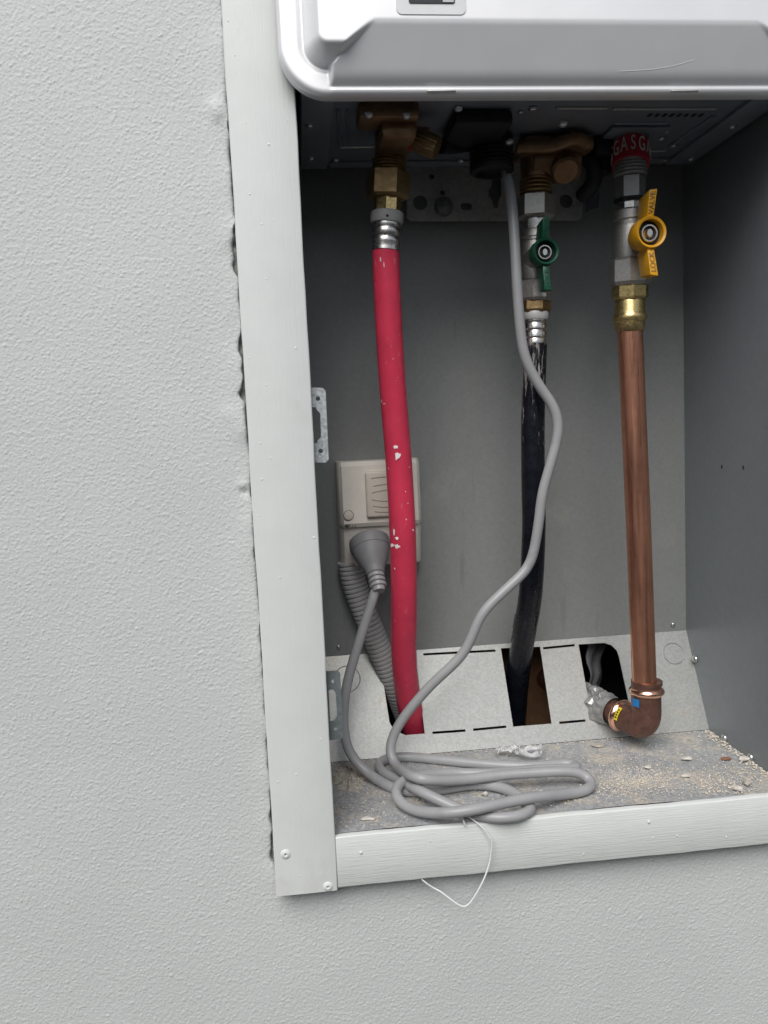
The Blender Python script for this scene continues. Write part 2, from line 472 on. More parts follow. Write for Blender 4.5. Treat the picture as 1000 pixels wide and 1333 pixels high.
def grid_part(name, X, Z, lip=None, parent=wall, material=STUCCO, extra=None):
    Yv = WALL_Y - height(X, Z)
    if extra is not None: Yv = Yv + extra
    n0, n1 = X.shape
    V = np.stack([X, Yv, Z], -1).reshape(-1, 3)
    idx = np.arange(n0 * n1).reshape(n0, n1)
    F = np.stack([idx[:-1, :-1], idx[:-1, 1:], idx[1:, 1:], idx[1:, :-1]], -1).reshape(-1, 4)
    if lip is not None:                                         # broken edge turned back into the wall
        col = idx[:, -1] if lip == 'x' else idx[-1, :]
        base = len(V)
        L1 = V[col].copy(); L1[:, 1] += .014
        if lip == 'x': L1[:, 0] += .0006
        V = np.concatenate([V, L1])
        k = np.arange(len(col) - 1)
        if lip == 'x': FL = np.stack([col[:-1], base + k, base + k + 1, col[1:]], -1)
        else: FL = np.stack([col[:-1], col[1:], base + k + 1, base + k], -1)
        F = np.concatenate([F, FL])
    c = V.mean(0)
    me = bpy.data.meshes.new(name)
    me.vertices.add(len(V)); me.vertices.foreach_set('co', (V - c).astype(np.float32).ravel())
    me.loops.add(F.size); me.loops.foreach_set('vertex_index', F.astype(np.int32).ravel())
    me.polygons.add(len(F)); me.polygons.foreach_set('loop_start', np.arange(0, F.size, 4, dtype=np.int32))
    me.update(calc_edges=True)
    me.polygons.foreach_set('use_smooth', np.ones(len(F), dtype=bool))
    me.materials.append(material)
    return link(bpy.data.objects.new(name, me), parent, c)
zs_all = np.arange(GZ0, GZ1, STEP)
zs = zs_all[zs_all >= BOTTOM_Z - .5 * STEP]
xs = np.arange(GX0, EDGE_X - .012, STEP)
us = np.linspace(0, 1, 20)
ex = edge_left(zs)
X = np.concatenate([np.repeat(xs[None, :], len(zs), 0), xs[-1] + STEP + (ex[:, None] - xs[-1] - STEP) * us[None, :]], 1)
Z = np.repeat(zs[:, None], X.shape[1], 1)
# crumbled rounding of the edge and patched lumps beside it
dist = (ex[:, None] - X)
fade = np.clip((Z - zs[0]) / .012, 0, 1)
roundoff = .0014 * np.exp(-(dist / .0010)) * (.8 + .35 * np.interp(zs, zz, ragged(11, [(.005, 1.), (.0016, .7)])))[:, None] * fade
lump = np.zeros_like(X)
for (px, py, a, s) in ((281, 140, -.0016, .004), (283, 152, -.0010, .003), (318, 640, .0016, .0028), (317, 632, -.0012, .0025), (300, 540, -.0008, .005), (315, 560, -.0009, .006), (330, 680, -.0010, .006), (300, 330, .0008, .006)):
    p = at(px, py, WALL_Y)
    lump += a * np.exp(-((X - p.x) ** 2 + (Z - p.z) ** 2) / (2 * s * s))
patch = -.0003 * np.exp(-(dist / .010) ** 2) * (np.sin(Z * 61) + np.sin(Z * 143 + 1) + .6)
grid_part('render_surface', X, Z, 'x', extra=roundoff + lump + patch * fade)
xs2 = np.concatenate([xs, np.arange(xs[-1] + STEP, W + FW + .002 + STEP, STEP)])
zs2 = np.append(zs_all[zs_all < zs[0] - .5 * STEP], zs[0])
X2, Z2 = np.meshgrid(xs2, zs2)
grid_part('render_surface', X2, Z2)
def flat(name, x0, z0, x1, z1):
    return obj(name, [(x0, WALL_Y, z0), (x1, WALL_Y, z0), (x1, WALL_Y, z1), (x0, WALL_Y, z1)], [(0, 1, 2, 3)], STUCCO_FAR, wall, fix=False)
XR = W + FW + .002
flat('render_surface', -2.6, -1.12, xs[0], 2.2)
flat('render_surface', xs[0], -1.12, XR, zs_all[0])
flat('render_surface', xs[0], zs[-1], EDGE_X, 2.2)
flat('render_surface', EDGE_X, BOX_TOP + FH, XR, 2.2)
flat('render_surface', XR, -1.12, 3.0, 2.2)
# raw cement seen in the broken edge, and the closed void behind the recess
mb = MB()
ez = np.arange(-.05, .68, .0025)
for i in range(len(ez) - 1):
    pass
V = []; F = []
for i, z in enumerate(ez):
    V += [(EDGE_X - .009, WALL_Y + .0055, z), (-.046 + .0012 * math.sin(z * 310) + .001 * math.sin(z * 97), WALL_Y + .0045 + .0015 * math.sin(z * 530), z)]
for i in range(len(ez) - 1):
    F.append((2 * i, 2 * i + 1, 2 * i + 3, 2 * i + 2))
obj('broken_render_core', V, F, CEMENT, wall)
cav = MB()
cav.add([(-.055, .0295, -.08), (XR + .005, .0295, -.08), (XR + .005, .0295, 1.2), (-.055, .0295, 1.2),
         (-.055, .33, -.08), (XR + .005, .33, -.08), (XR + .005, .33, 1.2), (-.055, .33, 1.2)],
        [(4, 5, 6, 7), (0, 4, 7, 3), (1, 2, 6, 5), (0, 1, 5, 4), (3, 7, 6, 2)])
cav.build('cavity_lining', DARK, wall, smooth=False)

# ================================================================== recess box
box = thing('recess_box', 'open grey metal recess box housing the heater pipes', 'recess box', (W / 2, D / 2, 0))
T = .0012
MB().box((0, D, ZT - .004), (W, D + T, BOX_TOP)).build('back_panel', BACK, box)
MB().box((W, .0075, -.002), (W + T, D + .03, BOX_TOP)).build('side_panel', SIDE, box)
MB().box((-.003 - T, .0075, -.002), (-.003, D + .03, BOX_TOP)).build('side_panel', SIDE, box)
MB().box((-.003, .0075, BOX_TOP), (W, D, BOX_TOP + T)).build('top_panel', SIDE, box)
# floor with slight dents
fx, fy = np.linspace(-.003, W, 90), np.linspace(.0064, D2 + .002, 40)
V = []; F = []
for j, y in enumerate(fy):
    for i, x in enumerate(fx):
        V.append((x, y, -.0005 + .0007 * math.sin(x * 33 + y * 40) * math.sin(y * 60 + 1)))
for j in range(39):
    for i in range(89):
        a = j * 90 + i; F.append((a, a + 1, a + 91, a + 90))
obj('floor_panel', V, F, FLOOR, box)

# sloped knock-out plate
SL = Vector((0, D - D2, ZT)); LEN = SL.length; SV = SL.normalized(); SN = Vector((0, -SV.z, SV.y))
P0 = Vector((0, D2, 0))
PM = Matrix(((1, 0, 0, P0.x), (0, SV.y, SN.y, P0.y), (0, SV.z, SN.z, P0.z), (0, 0, 0, 1)))
def onp(x, y):
    d = ray(x, y); t = (P0 - CAM).dot(SN) / d.dot(SN); p = CAM + d * t - P0
    return (p.x, p.dot(SV))
hole1 = [onp(*p) for p in ((496, 868), (541, 852), (553, 955), (528, 957), (513, 951), (507, 940))]
hole2 = [onp(*p) for p in ((652, 844), (703, 842), (718, 942), (668, 946))]
hole3 = [onp(*p) for p in ((753, 839), (786, 837), (796, 840), (803, 847), (806, 856), (818, 912), (822, 930), (770, 934))]
def slot(a, b, h=3.2):
    p, q = Vector(onp(*a)), Vector(onp(*b)); n = Vector((-(q - p).y, (q - p).x)).normalized() * .0011
    return [tuple(p - n), tuple(q - n), tuple(q + n), tuple(p + n)]
slots = [slot((551, 852), (645, 847)), slot((563, 954), (606, 951)), slot((616, 950), (659, 946)), slot((707, 844), (748, 840)), slot((728, 941), (762, 938))]
V, F = plate([(-.003, 0), (W, 0), (W, LEN), (-.003, LEN)], [hole1, hole2, hole3] + slots, .0010, PM)
sp = obj('sloped_plate', V, F, PLATE, box)
def ring_on_plate(px, py, r):
    u, v = onp(px, py); prof = [(r - .0004, 0), (r, .0002), (r + .0004, 0)]
    MB().lathe(prof, P0 + Vector((u, 0, 0)) + SV * v + SN * .0005, SN, 40, caps=False).build('knockout_ring', TAB_DARK, sp)
ring_on_plate(877, 851, .0105)
ring_on_plate(452, 884, .0125)
# screws of the box
def screw_head(name, p, axis, r, parent, material=SCREW):
    return MB().lathe([(r, 0), (r, r * .25), (r * .8, r * .55), (r * .45, r * .7), (r * .1, r * .72)], p, axis, 14).build(name, material, parent)
for (px, py, s) in ((876, 813, .0024), (441, 842, .0022)):
    screw_head('screw', at(px, py, D) - Vector((0, .0003, 0)), (0, -1, 0), s, box)
for (px, py) in ((906, 858), (944, 961), (978, 986)):
    screw_head('screw', atx(px, py, W) - Vector((.0003, 0, 0)), (-1, 0, 0), .0038, box)
for (px, py) in ((940, 607), (968, 608)):
    p = atx(px, py, W)
    MB().box(p + Vector((-.0006, -.0008, -.002)), p + Vector((.0002, .0008, .0012)), .0002).build('dark_nick', INK, box)

# ================================================================== trim frame
frame = thing('trim_frame', 'painted off-white flat metal trim framing the recess', 'trim frame', (-FW / 2, .003, 0))
def strip(name, x0, x1, z0, z1, material, wob=.0003, y0=0., y1=.0058, seed=1, parent=frame):
    r = random.Random(seed); nseg = 60
    vertical = (z1 - z0) > (x1 - x0)
    ph = [r.uniform(0, 6) for _ in range(8)]
    w1 = lambda s: wob * (math.sin(s * 41 + ph[0]) + .6 * math.sin(s * 113 + ph[1]) + .5 * math.sin(s * 290 + ph[2]))
    w2 = lambda s: wob * (math.sin(s * 37 + ph[3]) + .6 * math.sin(s * 121 + ph[4]) + .5 * math.sin(s * 310 + ph[5]))
    V = []; F = []
    b = .0011
    for i in range(nseg + 1):
        t = i / nseg
        if vertical:
            s = z0 + (z1 - z0) * t
            a, c = x0 + w1(s), x1 + w2(s)
            sec = [(a, y1), (a, y0 + b), (a + b * .3, y0 + b * .3), (a + b, y0), ((a + c) / 2, y0 - .0002), (c - b, y0), (c - b * .3, y0 + b * .3), (c, y0 + b), (c, y1)]
            V += [(p[0], p[1], s) for p in sec]
        else:
            s = x0 + (x1 - x0) * t
            a, c = z0 + w1(s), z1 + w2(s)
            sec = [(a, y1), (a, y0 + b), (a + b * .3, y0 + b * .3), (a + b, y0), ((a + c) / 2, y0 - .0002), (c - b, y0), (c - b * .3, y0 + b * .3), (c, y0 + b), (c, y1)]
            V += [(s, p[1], p[0]) for p in sec]
    n = 9
    for i in range(nseg):
        for k in range(n):
            F.append((i * n + k, i * n + (k + 1) % n, (i + 1) * n + (k + 1) % n, (i + 1) * n + k))
    F.append(tuple(range(n))); F.append(tuple(nseg * n + k for k in range(n)))
    return obj(name, V, F, material, parent, 50)
strip('stile', -FW, 0, -FH, BOX_TOP + FH, TRIM_V, .00022, 0, seed=1)
strip('rail', .0004, W - .0004, -FH + .0012, -.0003, TRIM_H, .0002, .0006, seed=2)
strip('stile', W, W + FW, -FH, BOX_TOP + FH, TRIM_V, seed=3)
strip('rail', .0004, W - .0004, BOX_TOP, BOX_TOP + FH, TRIM_H, .0002, .0006, seed=4)
MB().box((-FW + .006, .0060, -FH + .0035), (W + FW - .006, .0175, -FH + .012), .0008).build('rail_return', TRIM_H, frame)
MB().box((-FW + .0025, .0060, -FH + .0125), (-.006, .0165, BOX_TOP), .0008).build('stile_return', TRIM_V, frame)
def rivet(px, py):
    p = at(px, py, 0)
    o = MB().lathe([(.0039, 0), (.0038, .0006), (.0026, .0013), (.0014, .0015), (.0011, .0009), (.0003, .0007)], p + Vector((0, .0003, 0)), (0, -1, 0), 22).build('rivet', NIB, frame)
    MB().lathe([(.0006, 0), (.0005, .0003), (.0001, .0003)], p + Vector((0, -.0003, 0)), (0, -1, 0), 10).build('mandrel_hole', STEEL, o)
rivet(372, 1112); rivet(427, 1154)
nib = MB()
rr = random.Random(5)
spots = [(320, 160), (352, 236), (350, 188), (365, 190), (332, 300), (341, 292), (377, 306), (347, 363), (325, 466), (342, 427), (380, 427), (324, 466), (385, 453), (347, 501), (339, 577), (386, 586), (352, 596), (390, 598), (388, 580), (341, 624), (367, 750), (374, 773), (376, 854), (391, 880), (409, 700), (402, 885), (401, 893), (372, 990), (362, 1018), (386, 1008), (380, 1075), (381, 1030), (395, 1050), (297, 27), (309, 38), (306, 72), (390, 1140), (560, 1095), (640, 1120), (760, 1112), (845, 1070), (882, 1088), (946, 1090), (965, 1090), (850, 1091), (470, 1110)]
for (px, py) in spots + [(rr.uniform(300, 420), rr.uniform(20, 1100)) for _ in range(26)]:
    p = at(px, py, 0)
    if p.x < -FW + .003 or (p.x > -.002 and p.z > -.004) or p.z < -FH + .003: continue
    r_ = rr.choice((.0006, .0007, .0009, .0012)) * rr.uniform(.6, 1.15)
    nib.lathe([(r_, 0), (r_ * .8, r_ * .4), (r_ * .1, r_ * .7)], p + Vector((0, .0002, 0)), (0, -1, 0), 7)
o = nib.build('paint_nibs', NIB, frame); o['kind'] = 'stuff'

# latch plates behind the stile
def latch(label, quad, circles, slot_px, material, Y=.0095):
    a = at(*quad[0], Y); t = thing('latch_plate', label, 'latch plate', (a.x, Y, a.z), 'latch plates behind the stile')
    pts = [at(*q, Y) for q in quad]
    holes = []
    for (cx, cy, r) in circles:
        p = at(cx, cy, Y); holes.append(circle(p.x, p.z, r, 16))
    s = [at(*q, Y) for q in slot_px]
    holes.append([(p.x, p.z) for p in s])
    V, F = plate([(p.x, p.z) for p in pts], holes, .0012, XZ(Y))
    obj('perforated_strip', V, F, material, t)
    c = at(*quad[0], Y)
    MB().box((-.0028, Y + .001, pts[-1].z + .001), (.0002, Y + .0022, pts[0].z - .001)).build('mounting_leg', material, t)
latch('bright zinc perforated latch plate at mid height of the left stile',
      [(396, 504), (420, 505), (424, 509), (428, 598), (424, 602), (402, 602)], [(414, 519, .0017), (417.5, 587, .0017)],
      [(402, 530), (411, 530), (413, 534), (417, 538), (418, 569), (414, 573), (413, 577), (404, 578)], TAB)
latch('dull grey perforated latch plate low on the left stile by the cord',
      [(418, 874), (440, 873), (443, 877), (447, 959), (443, 962), (424, 964)], [(434, 887, .0016), (437.5, 949, .0016)],
      [(428, 898), (434, 897), (437, 902), (439, 931), (436, 938), (430, 939)], TAB_DARK)

# ================================================================== water heater
heater = thing('water_heater', 'silver-white gas water heater filling the top of the recess', 'water heater', (W / 2, .08, ZU))
YC = -.0125
xl = at(362, 60, YC).x; xr = W - xl
zl = at(700, 131, YC + .006).z
zt_ = 1.115
H = .021
def cover_h(x, z):
    RC = .032
    cx = max(xl + RC - x, x - (xr - RC), 0); cz = max(zl + RC - z, z - (zt_ - RC), 0)
    dx = min(x - xl, xr - x); dz = min(z - zl, zt_ - z)
    if cx > 0 and cz > 0: d = RC - math.hypot(cx, cz)
    else: d = min(dx, dz)
    d = max(d, 0)
    # flange, groove, bulged panel
    fl = .004 * (1 - (1 - min(d / .004, 1)) ** 2) ** .5
    groove = -.0012 * math.exp(-((d - .0165) / .0018) ** 2)
    s = min(max((d - .0165) / .011, 0), 1); s = s * s * (3 - 2 * s)
    hb = fl + groove + (H - .004) * s
    # scoop along the bottom
    q = z - zl
    if q < .0042: hsx = .0045 * (1 - (1 - max(q, 0) / .0042) ** 2) ** .5
    elif q < .006: hsx = .0045 - .0012 * math.sin((q - .0042) / .0018 * math.pi / 2)
    elif q < .0175: 
        t = (.0175 - q) / .0115; hsx = .0115 - .0115 * (.42 * t + .276 * t ** 4)
    elif q < .0385: hsx = .0115 + (q - .0175) / .021 * .0089
    elif q < .0415: hsx = .0204 + (q - .0385) / .003 * (H - .0204 + .0001)
    else: hsx = H
    zb = zl + .0180
    def bound(x0): return x0
    # boundary line of the scoop, left and right ends (mirror)
    def inside(xx):
        if z < zb: return xx - sx0
        return xx - (sx0 + (z - zb) * 1.30)
    e = min(inside(x), inside(W - x))
    if z > zl + .0415 or e < -.0022: return hb
    k = min(max((e + .0022) / .0022, 0), 1); k = k * k * (3 - 2 * k)
    return hb * (1 - k) + min(hsx, H) * k
sx0 = at(434, 100, YC - .01).x
xs_c = sorted(set([round(v, 5) for v in list(np.concatenate([np.linspace(xl, xl + .11, 130), np.linspace(xl + .11, xr - .11, 50), np.linspace(xr - .11, xr, 130)]))]))
zs_c = list(np.concatenate([np.linspace(zl, zl + .060, 95), np.linspace(zl + .0612, zt_ - .05, 24), np.linspace(zt_ - .048, zt_, 40)]))
V = []; F = []
RC = .032
for z in zs_c:
    for x in xs_c:
        px_, pz_ = x, z
        ax = xl + RC if x < xl + RC else (xr - RC if x > xr - RC else None)
        az = zl + RC if z < zl + RC else (zt_ - RC if z > zt_ - RC else None)
        if ax is not None and az is not None:
            d = math.hypot(x - ax, z - az)
            if d > RC: px_, pz_ = ax + (x - ax) / d * RC, az + (z - az) / d * RC
        V.append((px_, YC - cover_h(px_, pz_), pz_))
nxc, nzc = len(xs_c), len(zs_c)
Yg = np.array([v[1] for v in V]).reshape(nzc, nxc)
for _ in range(2):
    Yg[1:-1, 1:-1] = (Yg[1:-1, 1:-1] * 2 + Yg[:-2, 1:-1] + Yg[2:, 1:-1] + Yg[1:-1, :-2] + Yg[1:-1, 2:]) / 6
V = [(v[0], float(y), v[2]) for v, y in zip(V, Yg.ravel())]
for j in range(nzc - 1):
    for i in range(nxc - 1):
        a = j * nxc + i; F.append((a, a + 1, a + nxc + 1, a + nxc))
rim = [i for i in range(nxc)] + [j * nxc + nxc - 1 for j in range(1, nzc)] + [(nzc - 1) * nxc + i for i in range(nxc - 2, -1, -1)] + [j * nxc for j in range(nzc - 2, 0, -1)]
b0 = len(V)
for i in rim: V.append((V[i][0], YC + .006, V[i][2]))
m = len(rim)
for k in range(m): F.append((rim[k], b0 + k, b0 + (k + 1) % m, rim[(k + 1) % m]))
cover = obj('front_cover', V, F, COVER, heater, 60, fix=False)
# inspection window in the cover
YF = YC - H
a, b_ = at(516, 19, YF), at(607, 19, YF)
V, F = plate(rrect(a.x, a.z, b_.x, a.z + .036, .004), [], .0008, XZ(YF - .0002))
wnd = obj('window_bezel', V, F, LABEL, cover)
c0, c1 = at(532, 5, YF), at(592, 5, YF)
V, F = plate(rrect(c0.x, c0.z, c1.x, c0.z + .024, .0015), [], .0008, XZ(YF - .0008))
obj('display_pane', V, F, GLASS_DARK, wnd)
c2 = at(576, 5, YF)
V, F = plate(rrect(c2.x, c0.z + .0005, c1.x - .0008, c0.z + .020, .0006), [], .0006, XZ(YF - .0013))
obj('pane_sticker', V, F, UNDER_RIB, wnd)
# drain slots pressed in the dark lower roll of the cover
for px in (575, 892):
    p = at(px, 118, YC - .006)
    MB().box(p + Vector((-.010, -.0001, -.0006)), p + Vector((.010, .0014, .0006)), .0004).build('vent_slot', STEEL, cover)
# scratches on the lower slope of the cover
def on_cover(px, py):
    Yg_ = YC - .015
    for _ in range(8):
        p_ = at(px, py, Yg_); Yg_ = YC - cover_h(p_.x, p_.z)
    return at(px, py, Yg_)
MB().tube(smooth_path([on_cover(*p_) for p_ in [(806, 93), (826, 92), (852, 90), (880, 85), (903, 78)]], 6), .00017, 6).build('scratch', NIB, cover)
# body and underside
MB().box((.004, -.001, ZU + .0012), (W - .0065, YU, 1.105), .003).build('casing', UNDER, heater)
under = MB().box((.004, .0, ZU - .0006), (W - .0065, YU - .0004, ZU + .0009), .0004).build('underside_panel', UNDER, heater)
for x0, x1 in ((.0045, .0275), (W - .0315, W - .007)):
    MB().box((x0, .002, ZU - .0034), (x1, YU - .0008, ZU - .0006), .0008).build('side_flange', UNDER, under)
MB().box((.03, YU - .013, ZU - .0028), (W - .034, YU - .0006, ZU - .0006), .0008).build('back_flange', UNDER, under)
def rib(a, b, w=.0018, h=.0016, material=UNDER_RIB):
    p, q = atz(*a, ZU - .001), atz(*b, ZU - .001)
    MB().tube([p, q], w, 10).build('pressed_rib', material, under)
rib((443, 191), (486, 190), .0016); rib((563, 180), (581, 180), .0016); rib((724, 140), (790, 140), .0015); rib((798, 141), (932, 141), .0015)  # highlight strips, painted by the paler rib colour
rib((844, 197), (866, 196), .001); rib((440, 142), (443, 190), .0016, material=UNDER); rib((872, 190), (930, 150), .0018, material=UNDER); rib((452, 142), (455, 186), .0012, material=UNDER)
rib((628, 152), (668, 152), .001, material=UNDER); rib((800, 160), (868, 160), .0016, material=UNDER); rib((800, 168), (870, 172), .0012)
for i in range(8):
    p = atz(846 + 9.5 * i, 150, ZU - .0008)
    MB().box(p + Vector((-.0015, -.003, -.0003)), p + Vector((.0015, .003, .0003)), .0001).build('punched_mark', INK, under)
for (px, py) in ((403, 163), (405, 206), (437, 208), (597, 141), (663, 185), (600, 209), (861, 180), (877, 189), (954, 165), (900, 207), (866, 208), (678, 146), (694, 141)):
    z = ZU - .0034 if px < 425 or px > 890 else ZU - .0014
    p = atz(px, py, z)
    screw_head('screw', p + Vector((0, 0, .0004)), (0, 0, -1), .0034 if px != 678 else .0022, under)

# chain of turned pieces along a vertical run
class Run:
    def __init__(self, top, bot, Y0, Y1=None):
        self.y0, self.y1 = top[1], bot[1]
        self.a, self.b = at(*top, Y0), at(*bot, Y1 if Y1 is not None else Y0)
    def p(self, y): return self.a + (self.b - self.a) * ((y - self.y0) / (self.y1 - self.y0))
    @property
    def axis(self): return (self.b - self.a).normalized()
    def turned(self, prof, seg=32, phase=0., mb=None, squash=(1, 1)):
        mb = mb or MB(); o = self.p(prof[0][0])
        mb.lathe([(rad(w, self.p(y)), (self.p(y) - o).length) for (y, w) in prof], o, self.axis, seg, phase, scale=squash)
        return mb
HEX = 1 / math.cos(math.pi / 6)

# ---- hot outlet of the heater
hot = Run((509, 165), (502, 325), .078)
ho = MB()
fl0, fl1 = atz(466, 147, ZU - .007), atz(545, 147, ZU - .007)
ho.box((fl0.x, fl0.y - .006, ZU - .012), (fl1.x, fl0.y + .022, ZU - .0008), .0025)
pc = hot.p(165)
ho.box((pc.x - .014, fl0.y + .004, ZU - .022), (pc.x + .013, pc.y + .004, ZU - .010), .004)
hot.turned([(140, 44), (170, 42), (182, 40), (206, 38)], mb=ho)
ho.lathe([(.0125, 0), (.0115, .010), (.010, .014), (.009, .030)], hot.p(176) + Vector((0, 0, .004)), (1, -.05, -.12), 24)
hot_outlet = ho.build('hot_outlet', BRASS_CAST, heater)
for (px, py) in ((480, 149), (529, 150)):
    screw_head('flange_screw', atz(px, py, ZU - .0122), (0, -.25, -1), .0034, hot_outlet)
prof = []
for k in range(4):
    y = 207 + k * 4.2
    prof += [(y, 40), (y + 1.6, 45), (y + 2.6, 45), (y + 4.2, 40)]
hot.turned(prof).build('outlet_thread', BRASS_OLD, heater)
# drain knob beside it
k0 = at(540, 181, .050); kd = (at(572, 194, .044) - k0).normalized()
kn = MB(); seg = 40; prof = [(.0062, -.012), (.0084, 0), (.0088, .002), (.0088, .017), (.0080, .0192), (.002, .0195)]
kn.lathe(prof, k0, kd, seg)
for i in range(len(kn.v)):                                  # knurling
    k = i % seg
    if k % 2 and seg <= i < 4 * seg:
        j = i // seg; cpt = k0 + kd * prof[j][1]
        kn.v[i] = cpt + (kn.v[i] - cpt) * .92
knob = kn.build('drain_knob', BRASS_OLD, heater, 20)
MB().lathe([(.0091, 0), (.0091, .0016), (.0080, .002)], k0 - kd * .0012, kd, 30).build('red_ring', TAPE_RED, knob)
k1 = at(574, 190, .072)
MB().tube(smooth_path([k1, at(586, 191, .080), at(602, 189, .092), at(618, 186, .1)], 5), .0058, 14).build('drain_stub', BLACK, heater)
# cable gland
gl = MB()
g0 = atz(628, 150, ZU)
gl.box((atz(590, 140, ZU).x, .030, ZU - .012), (atz(668, 140, ZU).x, .085, ZU - .0008), .004)
gc = at(634, 165, .098)
for i in range(7):
    gl.lathe([(.0165, 0), (.0178, .0008), (.0178, .0024), (.0165, .0032)], (gc.x, gc.y - .012, ZU - .002 - .0034 * i), (0, 0, -1), 30)
gl.lathe([(.0178, 0), (.0178, .004), (.0150, .0055), (.0128, .0055), (.0115, .002)], (gc.x, gc.y - .012, ZU - .0255), (0, 0, -1), 32)
gl.build('cable_gland', BLACK, heater, 30)
screw_head('gland_screw', atz(597, 141, ZU - .0122), (0, 0, -1), .0030, heater)

# ---- cold inlet block
cold = Run((698, 185), (696, 452), .102)
ci = MB()
cold.turned([(168, 44), (196, 42), (222, 40), (232, 38)], mb=ci)
q0, q1 = cold.p(205), at(770, 178, .102)
ci.lathe([(.0155, 0), (.0155, .018), (.0170, .020), (.0170, .026), (.0150, .028), (.0150, .040)], Vector((q0.x - .006, .102, ZU - .018)), (1, 0, .02), 30)
ci.box((q0.x - .016, .080, ZU - .0150), (q0.x + .044, .120, ZU - .0012), .005)
ci.tube(smooth_path([Vector((q0.x - .020, .086, ZU - .010)), Vector((q0.x + .004, .079, ZU - .012)), Vector((q0.x + .022, .072, ZU - .009)), Vector((q0.x + .036, .078, ZU - .010))], 6), .0055, 12)
ci.lathe([(.0120, 0), (.0120, .010), (.010, .012)], Vector((q0.x + .020, .094, ZU - .022)), (0, -.7, -.7), 24)
cin = ci.build('cold_inlet', BRASS_CAST, heater)
for (px, py) in ((733, 160), (663, 184)):
    screw_head('block_screw', atz(px, py, ZU - .0135), (0, -.3, -1), .0036, cin)
prof = []
for k in range(4):
    y = 232 + k * 5.2
    prof += [(y, 36), (y + 2, 42), (y + 3.4, 42), (y + 5.2, 36)]
cold.turned(prof).build('inlet_thread', BRASS_OLD, heater)
MB().tube(smooth_path([Vector((q0.x + .040, .1, ZU - .013)), Vector((q0.x + .047, .097, ZU - .022)), Vector((q0.x + .049, .1, ZU - .034)), Vector((q0.x + .046, .12, ZU - .040))], 6), .0065, 12).build('black_sleeve', BLACK, heater)
mb_ = MB(); c = Vector((q0.x + .058, .105, ZU - .012))
mb_.box(c + Vector((-.012, -.018, -.004)), c + Vector((.012, .018, .011)), .003)
mb_.lathe([(.008, 0), (.008, .010), (.006, .012)], c + Vector((0, -.002, -.004)), (0, 0, -1), 18)
mb_.build('sensor_block', BLACK, heater)

# ---- gas inlet
gas = Run((821, 175), (820, 430), .086, .094)
gi = gas.turned([(172, 46), (176, 46), (211, 42)])
gas_in = gi.build('gas_inlet', STEEL, heater)
MB().box((gas.a.x - .024, .066, ZU - .004), (gas.a.x + .026, .112, ZU - .0008), .002).build('inlet_flange', UNDER, heater)

# ================================================================== mounting bracket on the back panel
YB = D - .007
brk = thing('mounting_bracket', 'dark zinc wall bracket with punched holes below the heater', 'bracket', (at(640, 250, YB).x, YB, at(640, 250, YB).z))
def bq(x, y): p = at(x, y, YB); return (p.x, p.z)
def bc(x, y, r): p = bq(x, y); return circle(p[0], p[1], r, 18)
outer = [bq(528, 205), bq(764, 205), bq(757, 284), bq(752, 287), bq(536, 288), bq(530, 284)]
holes = [bc(562, 230, .0026), bc(576, 251, .0025), bc(547, 264, .0068), bc(728, 230, .0026), bc(737, 262, .0066)]
p = bq(607, 269); holes.append(rrect(p[0] - .0055, p[1] - .0034, p[0] + .0055, p[1] + .0034, .0032))
kh = [(640, 224), (652, 224), (653, 250), (652, 256), (649, 262), (648, 271), (642, 271), (641, 262), (636, 256), (636, 248), (640, 242)]
holes.append([bq(*q) for q in kh])
V, F = plate(outer, holes, .0018, XZ(YB))
bp = obj('bracket_plate', V, F, BRACKET, brk)
p = at(577, 270, YB)
bolt = MB().lathe([(.0085, 0), (.0085, .001), (.0066 * HEX, .001), (.0066 * HEX, .0055), (.005, .0062)], p + Vector((0, -.001, 0)), (0, -1, 0), 6, .3)
bolt.lathe([(.0092, 0), (.0092, .0012), (.006, .0013)], p + Vector((0, -.0006, 0)), (0, -1, 0), 26)
bolt.lathe([(.0036, .004), (.0036, .0105), (.003, .011)], p, (0, -1, 0), 16)
bolt.build('hex_bolt', STEEL, brk)
f0, f1, f2, f3 = at(766, 214, YB), at(762, 277, YB), at(779, 270, YB - .03), at(785, 212, YB - .03)
MB().prism([f0, f1, f2, f3], (.0016, .0004, 0)).build('bent_tab', UNDER, brk)

# ================================================================== red hot pipe
def hose_path(px, n=10): return smooth_path([at(x, y, Y) for (x, y, Y) in px], n)
redpipe = thing('hot_water_pipe', 'scuffed red plastic hot water pipe with crimped steel sleeve', 'pipe', at(530, 945, .15))
def hexnut(run, ys, w, name, material, parent, phase=.2, chamfer=3):
    y0, y1 = ys; a = w * HEX * .96
    return run.turned([(y0, w * .9), (y0 + chamfer, a), (y1 - chamfer, a), (y1, w * .9)], 6, phase).build(name, material, parent, 20)
hexnut(hot, (223, 259), 52, 'union_nut', BRASS_OLD, redpipe, .25)
hot.turned([(258, 36), (278, 36)], 8, .2).build('brass_tail', BRASS, redpipe, 20)
hot.turned([(276, 40), (278, 43), (288, 43), (291, 40)]).build('collar', NYLON_DIM, redpipe)
hot.turned([(290, 36), (294, 37), (297, 35.5), (300, 37.5), (306, 37.5), (309, 35), (312, 37.5), (317, 37.5), (320, 36), (324, 36.5), (327, 36.5)], 36).build('crimp_sleeve', CHROME, redpipe, 30)
p = hot.p(286) + Vector((-.001, -rad(43, hot.p(286)), 0))
MB().lathe([(.0012, 0), (.0010, .0004), (.0002, .0004)], p + Vector((0, .0001, 0)), (0, -1, 0), 10).build('witness_hole', INK, redpipe)
